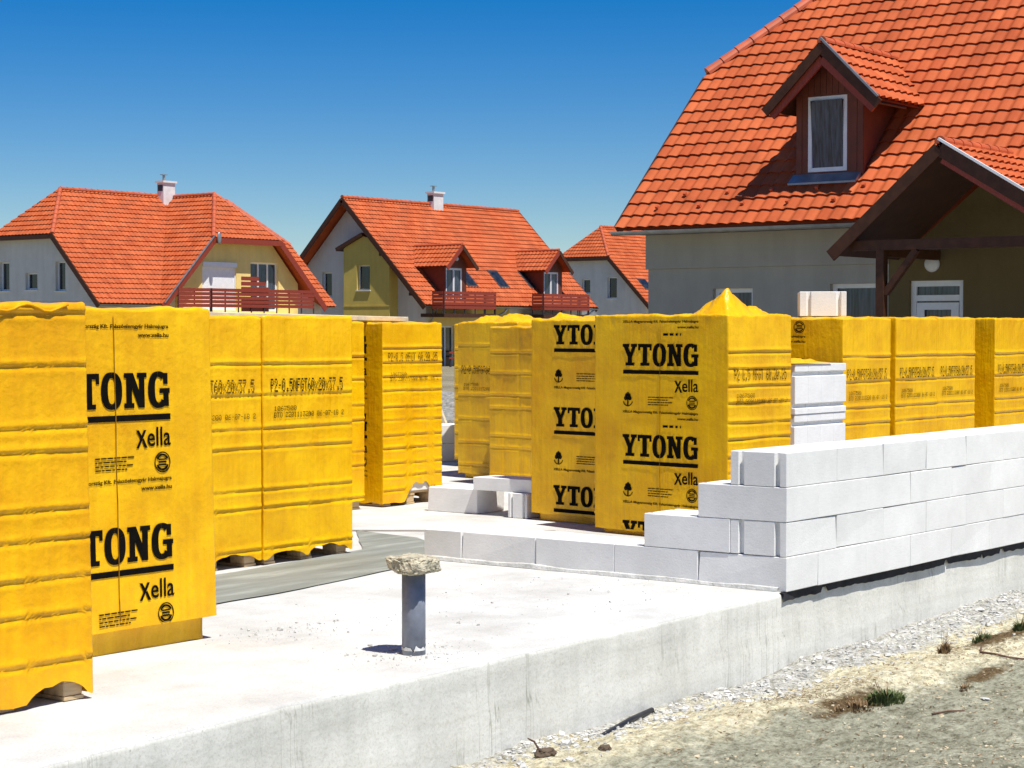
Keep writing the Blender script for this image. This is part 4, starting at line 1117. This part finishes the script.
for y, z, y2, z2 in ((YF, ZE, YR, ZR), (YB, ZE, YR, ZR)):
    board(h, (XL - .03, y, z - .15), (XL - .03, y2, z2 - .15), .05, .26); board(h, (XR + .03, y, z - .15), (XR + .03, y2, z2 - .15), .05, .26)
for yy, zz in ((YB - .9, ZE + .45), (YF + 1.0, ZE + .55), (YF + 3.0, ZE + 2.6)):
    board(h, (XL - .0, yy, zz), (XL + .94, yy, zz), .12, .16, 'dark_timber', 'purlin_end')
gutter(h, (XL, YF - .05, ZE - .07), (XR, YF - .05, ZE - .07))
def downpipe(parent, pts):
    bm = B(); tube(bm, pts, .05, 8); return mesh_obj('downpipe', bm, 'sheet_metal', parent, True)
downpipe(h, [(71.6, YF - .05, ZE - .1), (71.5, YF, ZE - .3), (70.6, YF + .5, 2.0), (70.6, YF + .53, GZ)])
downpipe(h, [(79.6, YF - .05, ZE - .1), (79.3, YF, ZE - .3), (78.3, YF + .5, 2.1), (78.3, YF + .53, GZ)])
downpipe(h, [(65.9, YF - .05, ZE - .1), (65.95, YF + .1, ZE - .3), (66.0, YF + .53, 1.9), (66.0, YF + .53, GZ)])
def dormer2(xc, yf, zt, half, door, lamp):
    zb = 3.0
    fn = lambda a, z: (a, yf, z)
    o = [(xc - half + .35, zb), (xc - half + .35, 4.95), (xc, 5.7), (xc + half - .35, 4.95), (xc + half - .35, zb)]
    w = wall_panel(h, o, [rc(door[0], door[1], zb + .02, 4.72)], fn, (0, -1, 0), .12, 'board_red', 'dormer')
    window(w, fn, (0, -1, 0), door[0], door[1], zb + .02, 4.72, depth=.03, fr=.09, splits=1, sill=False, name='dormer_door', pane='pane_curtain') if False else None
    for sx in (-1, 1):
        bm = B()
        x = xc + sx * (half - .36); f = [(x, yf + .12, zb + .1), (x, yf + 2.0, 4.95), (x, yf + .12, 4.95)]
        p = [V(q) for q in f]; q2 = [V(q) + V((-sx * .06, 0, 0)) for q in f]
        a = [bm.verts.new(q) for q in p]; b = [bm.verts.new(q) for q in q2]
        bm.faces.new(a); bm.faces.new(b[::-1])
        for i in range(3): bm.faces.new([a[i], b[i], b[(i + 1) % 3], a[(i + 1) % 3]])
        fix(bm); mesh_obj('cheek', bm, 'board_red', w)
    sl = math.hypot(half, zt - 4.78); dz = (zt - 4.78)
    main = ((XL, YF, ZE + .02), V((0, 1, -1)).normalized())
    tile_plane(w, (xc - half, 61.2, 4.78), (0, -1, 0), (half, 0, dz), 61.2 - yf + .45, sl, [main], k=4, seed=int(xc), name='dormer_roof')
    tile_plane(w, (xc + half, yf - .45, 4.78), (0, 1, 0), (-half, 0, dz), 61.2 - yf + .45, sl, [main], k=4, seed=int(xc) + 1, name='dormer_roof')
    for sx in (-1, 1): board(w, (xc + sx * (half + .02), yf - .48 - .004 * sx, 4.66), (xc + sx * .01, yf - .48 - .004 * sx, zt - .12), .05, .2, 'dark_timber' if sx > 0 else 'stain')
    caps(w, (xc, yf - .45, zt + .03), (xc, 60.7, zt + .03), .09)
    if lamp:
        bm = B(); bmesh.ops.create_uvsphere(bm, u_segments=12, v_segments=8, radius=.12); bmesh.ops.translate(bm, verts=bm.verts, vec=(xc - .05, yf - .1, 5.2)); mesh_obj('lamp', bm, 'lamp_glass', w, True)
    return w, fn
for xc, yf, dr, lp in ((67.68, 57.97, (66.9, 68.22), True), (76.35, 58.2, (75.55, 76.9), False)):
    w, fn = dormer2(xc, yf, 5.92, 1.22, dr, lp)
    fr = B(); z0, z1 = 2.75, 4.72
    window(h, fn, (0, -1, 0), dr[0], dr[1], 3.02, 4.72, depth=.03, fr=.1, splits=1, sill=False, name='balcony_door', pane='pane_curtain')
    bx = 65.3 if lp else 73.6
    bm = B(); box(bm, (bx, 56.75, 2.2), (bx + 4.15, YF + .58, 2.38)); mesh_obj('balcony_slab', bm, 'dark_timber', h)
    railing(h, (bx, 56.77, 0), (bx + 4.15, 56.77, 0), 2.6, 3.5, 5, 6); railing(h, (bx + 4.15, 56.82, 0), (bx + 4.15, 57.5, 0), 2.6, 3.5, 5, 2); railing(h, (bx, 57.5, 0), (bx, 56.82, 0), 2.6, 3.5, 5, 2)
def skylight(parent, x0, x1, y0, y1, YF, ZE, up=.06):
    s = V((0, S2, S2)); n = V((0, -S2, S2)); bm = B(); z = lambda y: ZE + (y - YF)
    def q(x, y, d): return V((x, y, z(y))) + n * d
    hexa(bm, [q(x0, y0, -.05), q(x1, y0, -.05), q(x1, y1, -.05), q(x0, y1, -.05), q(x0, y0, up), q(x1, y0, up), q(x1, y1, up), q(x0, y1, up)])
    w = mesh_obj('skylight', bm, 'dark_metal', parent); bm = B(); f = .09
    hexa(bm, [q(x0 + f, y0 + f, up - .01), q(x1 - f, y0 + f, up - .01), q(x1 - f, y1 - f, up - .01), q(x0 + f, y1 - f, up - .01), q(x0 + f, y0 + f, up + .012), q(x1 - f, y0 + f, up + .012), q(x1 - f, y1 - f, up + .012), q(x0 + f, y1 - f, up + .012)])
    mesh_obj('pane', bm, 'pane', w)
for x in (69.6, 72.3, 75.0): skylight(h, x, x + .85, 58.7, 59.65, YF, ZE)

h.location = (80.725, 70.186, -.699); h.scale = (1.1, 1.1, 1.1)  # house enlarged about the camera position, so it sits further back
# --- house 4: far half hipped house between the others
h = thing('house', 'far half hipped house partly hidden behind the large house', 'house', (110, 73.2, GZ), 'orange tiled houses')
XL, XR, YR, ZR = 100.09, 122, 73.23, 8.8; YF, ZE = 67.6, 3.17; YB = 2 * YR - YF; hz = 6.6; yc = YF + (hz - ZE)
SL = (ZR - ZE) / S2; pl_hip = ((XL, YR, hz), V((-1, 0, 1)).normalized())
tile_plane(h, (XL, YF, ZE), (1, 0, 0), (0, 1, 1), XR - XL, SL, [pl_hip], k=3, seed=21); tile_plane(h, (XR, YB, ZE), (-1, 0, 0), (0, -1, 1), XR - XL, SL, [pl_hip], k=3, seed=22)
tile_plane(h, (XL - .02, 2 * YR - yc, hz), (0, -1, 0), (1, 0, 1), 2 * (YR - yc), (ZR - hz) / S2, [((0, YF, ZE), V((0, -1, 1)).normalized()), ((0, YB, ZE), V((0, 1, 1)).normalized())], k=3, seed=23)
caps(h, (XL, yc, hz + .03), (XL + ZR - hz, YR, ZR + .03)); caps(h, (XL + ZR - hz, YR, ZR + .03), (XR, YR, ZR + .03))
fL = lambda a, z: (XL + .34, a, z)
o = [(YF + .6, GZ), (YF + .6, 3.55), (yc + .05, 6.45), (2 * YR - yc - .05, 6.45), (YB - .6, 3.55), (YB - .6, GZ)]
ws = [(70.56, 71.35, 3.75, 5.2), (72.8, 73.5, 4.1, 5.1)]
wall_panel(h, o, [rc(*q) for q in ws], fL, (-1, 0, 0), .35, 'grey_wall')
for q in ws: window(h, fL, (-1, 0, 0), *q, depth=.16)
wall_panel(h, rc(XL + .70, XR - .5, GZ, 3.5), [], lambda a, z: (a, YF + .6, z), (0, -1, 0), .35, 'grey_wall')
board(h, (XL - .03, YF, ZE - .15), (XL - .03, yc, hz - .15), .05, .26); board(h, (XL - .03, YB, ZE - .15), (XL - .03, 2 * YR - yc, hz - .15), .05, .26); board(h, (XL - .04, yc - .1, hz - .14), (XL - .04, 2 * YR - yc + .1, hz - .14), .05, .24)
skylight(h, 101.2, 102.2, 68.75, 69.5, YF, ZE)

# --- house 3: the large near house
h = thing('house', 'large near house with a window dormer and timber porch, at right', 'house', (25.9, 8, GZ), 'orange tiled houses')
XE_, ZE, YL, YRR = 20.35, 3.40, 15.28, -6.0; run_ = 5.58; XRD = XE_ + run_; ZR = ZE + run_; hz = ZE + 3.22; XB = XE_ + 2 * run_
SL = run_ / S2; pl_hip = ((XRD, YL, hz), V((0, 1, 1)).normalized())
PA = (18.75, 7.96, 4.47); sL, sR = .87, .60
por = lambda y: PA[2] - (y - PA[1]) * sL if y > PA[1] else PA[2] - (PA[1] - y) * sR
roof = tile_plane(h, (XE_, YL, ZE), (0, -1, 0), (1, 0, 1), YL - YRR, SL, [pl_hip], k=8, seed=31, cut=lambda c: 4.4 < c.y < 9.84 and c.z < por(c.y) - .03, splits=[(V(PA) - V((0, 0, .03)), V((0, sL, 1))), (V(PA) - V((0, 0, .03)), V((0, -sR, 1)))], amp=.018, step=.044)
tile_plane(h, (XB, YRR, ZE), (0, 1, 0), (-1, 0, 1), YL - YRR, SL, [pl_hip], k=3, seed=32)
tile_plane(h, (XB - 3.22, YL + .02, hz), (-1, 0, 0), (0, -1, 1), 2 * run_ - 6.44, (ZR - hz) / S2, [((XE_, 0, ZE), V((-1, 0, 1)).normalized()), ((XB, 0, ZE), V((1, 0, 1)).normalized())], k=4, seed=33)
caps(h, (XE_ + 3.22, YL, hz + .04), (XRD, YL - (ZR - hz), ZR + .04), .12, .36); caps(h, (XRD, YL - (ZR - hz), ZR + .04), (XRD, YRR, ZR + .04), .12, .36)
caps(h, (XB - 3.22, YL, hz + .04), (XRD, YL - (ZR - hz), ZR + .04), .12, .36)
board(h, (XE_ + .12, YL + .03, ZE - .02), (XE_ + 3.22, YL + .03, hz - .14), .05, .22, 'dark_timber')
XW = 21.05
fW = lambda a, z: (XW, a, z)
W1, W2, DR = (12.72, 13.57, .9, 2.28), (10.12, 11.14, .9, 2.33), (8.61, 9.61, .0, 2.36)
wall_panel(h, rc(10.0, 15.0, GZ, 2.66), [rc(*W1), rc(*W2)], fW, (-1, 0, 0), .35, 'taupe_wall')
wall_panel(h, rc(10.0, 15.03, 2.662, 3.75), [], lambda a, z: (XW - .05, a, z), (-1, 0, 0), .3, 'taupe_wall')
por = lambda y: PA[2] - (y - PA[1]) * sL if y > PA[1] else PA[2] - (PA[1] - y) * sR
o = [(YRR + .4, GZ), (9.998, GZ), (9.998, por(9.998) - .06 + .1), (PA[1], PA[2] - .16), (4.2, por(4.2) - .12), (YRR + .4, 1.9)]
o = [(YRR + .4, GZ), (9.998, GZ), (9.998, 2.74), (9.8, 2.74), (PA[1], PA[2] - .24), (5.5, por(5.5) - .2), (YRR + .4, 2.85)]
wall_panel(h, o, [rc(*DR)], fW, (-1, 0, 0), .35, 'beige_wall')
for q in (W1, W2): window(h, fW, (-1, 0, 0), *q, depth=.1, fr=.08, sill='metal', pane='pane_curtain')
d = window(h, fW, (-1, 0, 0), *DR, depth=.08, fr=.10, sill=False, trans=2.06, name='door', pane='pane_curtain')
bm = B(); X = XW + .07
for a, b, c, e_ in ((8.72, 8.86, .05, 1.98), (9.36, 9.50, .05, 1.98), (8.86, 9.36, 1.86, 1.98), (8.86, 9.36, .05, .75)): box(bm, (X, a, c), (X + .03, b, e_))
mesh_obj('door_leaf', bm, 'white_paint', d)
bm = B(); tube(bm, [(XW + .02, 8.80, 1.02), (XW + .02, 8.92, 1.02)], .012, 8); mesh_obj('handle', bm, 'sheet_metal', d)
bm = B(); bmesh.ops.create_uvsphere(bm, u_segments=20, v_segments=12, radius=1)
for v in bm.verts: v.co = V((XW - .03 + v.co.x * .07, 9.17 + v.co.y * .14, 2.64 + v.co.z * .14))
mesh_obj('wall_lamp', bm, 'lamp_glass', h, True)
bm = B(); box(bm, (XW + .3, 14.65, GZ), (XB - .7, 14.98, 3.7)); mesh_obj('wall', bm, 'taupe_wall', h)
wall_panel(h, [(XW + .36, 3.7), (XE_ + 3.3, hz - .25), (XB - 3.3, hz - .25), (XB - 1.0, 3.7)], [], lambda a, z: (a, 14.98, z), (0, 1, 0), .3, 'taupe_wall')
gutter(h, (XE_ - .06, YL + .02, ZE - .055), (XE_ - .06, 9.95, ZE - .055), .075)
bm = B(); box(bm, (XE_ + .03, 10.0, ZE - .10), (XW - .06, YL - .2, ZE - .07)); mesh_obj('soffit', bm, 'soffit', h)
# snow guards on the lowest courses
g0 = None
def roof_pt(y, s): return V((XE_ + s * S2, y, ZE + s * S2))
for row, sd in ((0, .50), (1, .84)):
    for i in range(7):
        y = 14.55 - i * .92 - row * .46; p = roof_pt(y, sd)
        if y < 10.3: continue
        bm = B(); n = V((-S2, 0, S2)); c = p + n * .055
        bar(bm, c - V((0, .03, 0)), c + V((0, .03, 0)), .05, .07, n)
        mesh_obj('snow_guard', bm, 'cap', roof)
# dormer of the large house
XD = 21.17; zmain = lambda x: ZE + (x - XE_)
fD = lambda a, z: (XD, a, z)
wd = (10.88, 11.66, 4.33, 5.67)
o = [(10.55, 4.24), (11.88, 4.24), (11.88, 5.72), (11.2, 6.36), (10.55, 5.72)]
dm = wall_panel(h, o, [rc(*wd)], fD, (-1, 0, 0), .12, 'board_red', 'dormer')
for y, sx in ((10.56, 1), (11.87, -1)):
    bm = B()
    f = [(XD + .12, y, 4.36), (XD + .12, y, 5.75), (XD + 1.45, y, 5.75)]
    a = [bm.verts.new(q) for q in f]; b = [bm.verts.new(V(q) + V((0, sx * .05, 0))) for q in f]
    bm.faces.new(a); bm.faces.new(b[::-1])
    for i in range(3): bm.faces.new([a[i], b[i], b[(i + 1) % 3], a[(i + 1) % 3]])
    fix(bm); mesh_obj('cheek', bm, 'board_red', dm)
bm = B()
for i in range(11): 
    y = 10.56 + i * .122
    if 10.8 < y < 11.7: box(bm, (XD - .012, y, 5.70), (XD - .002, y + .112, 5.74 + min(.55, max(0, .64 - abs(y + .056 - 11.2)))))
    else: box(bm, (XD - .012, y, 4.26), (XD - .002, y + .112, 5.7))
mesh_obj('cladding', bm, 'board_red', dm)
window(h, fD, (-1, 0, 0), *wd, depth=.0, fr=.075, sill=False, pane='pane_curtain', tilt=-.10, name='dormer_window')
bm = B(); hexa(bm, [(XD - .22, 10.6, 4.10), (XD - .01, 10.6, 4.20), (XD - .01, 11.95, 4.20), (XD - .22, 11.95, 4.10), (XD - .22, 10.6, 4.135), (XD - .01, 10.6, 4.30), (XD - .01, 11.95, 4.30), (XD - .22, 11.95, 4.135)]); mesh_obj('sill_flashing', bm, 'sheet_metal', dm)
yc_, zt, half, ze = 11.12, 6.56, 1.10, 5.50; XO = XD - .5
main = ((XE_, 0, ZE + .03), V((1, 0, -1)).normalized()); sl = math.hypot(half, zt - ze)
tile_plane(dm, (XO, yc_ + half, ze), (1, 0, 0), (0, -half, zt - ze), 3.2, sl, [main], k=6, seed=41, name='dormer_roof', gauge=.30)
tile_plane(dm, (XO + 3.2, yc_ - half, ze), (-1, 0, 0), (0, half, zt - ze), 3.2, sl, [main], k=6, seed=42, name='dormer_roof', gauge=.30)
caps(dm, (XO, yc_, zt + .035), (XD + 2.35, yc_, zt + .035), .085, .33)
for sx in (-1, 1):
    board(dm, (XO - .03 - .004 * sx, yc_ + sx * (half + .02), ze - .11), (XO - .03 - .004 * sx, yc_ - sx * .02, zt - .09), .05, .17, 'dark_timber')
    board(dm, (XO + .03 + .004 * sx, yc_ + sx * (half - .08), ze - .17), (XO + .03 + .004 * sx, yc_, zt - .30), .05, .16, 'stain')
board(dm, (XO - .05, yc_ - half - .02, ze + .02), (XO - .05, yc_, zt + .06), .05, .035, 'sheet_metal', 'rake_trim')
bm = B()
for sx in (-1, 1): bar(bm, (XO + .55, yc_ + sx * half * .97, ze - .085), (XO + .55, yc_ + sx * .02, zt - .085), 1.15, .03, V((0, -sx * (ze - zt), half)))
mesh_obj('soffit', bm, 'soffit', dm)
# timber porch
XP = PA[0]; yL = 9.84; yR = 4.4; zl = por(yL); zr_ = por(yR); Lr = 3.3
mainp = ((XE_, 0, ZE + .03), V((1, 0, -1)).normalized())
pr = tile_plane(h, (XP, yL, zl), (1, 0, 0), (0, PA[1] - yL, PA[2] - zl), Lr, math.hypot(yL - PA[1], PA[2] - zl), [mainp], k=6, seed=51, name='porch_roof', gauge=.30)
tile_plane(h, (XP + Lr, yR, zr_), (-1, 0, 0), (0, PA[1] - yR, PA[2] - zr_), Lr, math.hypot(PA[1] - yR, PA[2] - zr_), [mainp], k=6, seed=52, name='porch_roof', gauge=.30)
caps(h, (XP, PA[1], PA[2] + .035), (XP + 2.75, PA[1], PA[2] + .035), .09, .33)
board(h, (XP - .03, yL + .03, zl - .115), (XP - .03, PA[1] + .01, PA[2] - .10), .05, .20, 'dark_timber'); board(h, (XP - .024, yR, zr_ - .12), (XP - .024, PA[1] - .01, PA[2] - .12), .05, .2, 'dark_timber')
board(h, (XP + .006, yR, zr_ - .27), (XP + .006, PA[1] - .05, PA[2] - .27), .05, .13, 'stain'); board(h, (XP - .05, yR, zr_ + .03), (XP - .05, PA[1], PA[2] + .05), .05, .04, 'white_paint', 'rake_trim')
bm = B()
bar(bm, (XP + 1.15, yL - .02, zl - .10), (XP + 1.15, PA[1] + .02, PA[2] - .10), 2.3, .03, V((0, (PA[2] - zl), yL - PA[1]))); bar(bm, (XP + 1.15, yR, zr_ - .10), (XP + 1.15, PA[1] - .02, PA[2] - .10), 2.3, .03, V((0, -(PA[2] - zr_), PA[1] - yR)))
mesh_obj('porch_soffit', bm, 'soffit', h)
for y in (9.06, 5.3):
    bm = B(); box(bm, (XP + .12, y - .07, -.3), (XP + .27, y + .07, 2.80)); mesh_obj('porch_post', bm, 'dark_timber', h)
bm = B(); box(bm, (XP + .11, 4.9, 2.802), (XP + .28, 9.6, 2.965)); mesh_obj('tie_beam', bm, 'dark_timber', h)
for y, sgn in ((9.06, -1), (5.3, 1)):
    bm = B(); bar(bm, (XP + .195, y + sgn * .07, 2.10), (XP + .195, y + sgn * .62, 2.80), .10, .11, V((1, 0, 0))); mesh_obj('brace', bm, 'dark_timber', h)
bm = B(); box(bm, (XP + .3, 9.0, 2.70), (XW - .06, 9.12, 2.86)); mesh_obj('plate_beam', bm, 'dark_timber', h)
bm = B(); box(bm, (XP - .2, 4.6, GZ), (XW - .01, 9.9, -.3)); mesh_obj('porch_step', bm, 'slab', h)

# terrace fence of the far house, seen in the gap
tf = t = thing('terrace_fence', 'low red timber fence before the terrace door, seen in the gap', 'fence', (67.5, 56.2, GZ))
bm = B()
for z in (.15, .42): bar(bm, (65, 56.2, z), (71, 56.2, z), .04, .08)
mesh_obj('rail', bm, 'stain', t)
for x in (65.2, 66.6, 67.4, 68.2, 69.6, 70.8):
    bm = B(); box(bm, (x - .04, 56.23, GZ), (x + .04, 56.31, .5)); mesh_obj('post', bm, 'dark_metal', t)

tf.location = (75.225, 62.376, -.699); tf.scale = (1.1, 1.1, 1.1)  # fence enlarged about the camera by the same factor as the dormered house

# ------------------------------------------------------------------ light, sky, camera
S = V((-.27, -1.0, 2.3)).normalized()
sl = bpy.data.lights.new('sun', 'SUN'); sl.energy = 5.0; sl.angle = R(.5); sl.color = (1, .965, .885)
so = bpy.data.objects.new('sun', sl); COL.objects.link(so); so.rotation_euler = S.to_track_quat('Z', 'Y').to_euler(); so.location = (0, -20, 40)
w = bpy.data.worlds.new('World'); SC.world = w; w.use_nodes = True; nt = w.node_tree; bg = nt.nodes['Background']
sky = nt.nodes.new('ShaderNodeTexSky'); sky.sky_type = 'NISHITA'; sky.sun_disc = False
sky.sun_elevation = math.asin(S.z); sky.sun_rotation = math.atan2(S.x, S.y) % (2 * math.pi)
sky.altitude = 700; sky.air_density = 1.0; sky.dust_density = .1; sky.ozone_density = 5.0
hs = nt.nodes.new('ShaderNodeHueSaturation'); hs.inputs['Hue'].default_value = .511; hs.inputs['Saturation'].default_value = 1.54; hs.inputs['Value'].default_value = 1.0
nt.links.new(sky.outputs[0], hs.inputs['Color']); nt.links.new(hs.outputs[0], bg.inputs[0])
bg.inputs[1].default_value = .075
cam = bpy.data.cameras.new('camera'); cam.sensor_width = 36; cam.lens = 1950 / 1024 * 36; cam.clip_end = 3000; cam.clip_start = .1
co = bpy.data.objects.new('camera', cam); COL.objects.link(co)
co.location = (-9.75309, -5.55601, 1.49318); co.rotation_euler = (R(90 - 1.5542), 0, R(37.7119 - 90))
SC.camera = co
SC.view_settings.view_transform = 'Standard'; SC.view_settings.look = 'None'; SC.view_settings.gamma = 1
SC.view_settings.exposure = .35
SC.render.resolution_x = 1024; SC.render.resolution_y = 768
SC.cycles.use_denoising = True
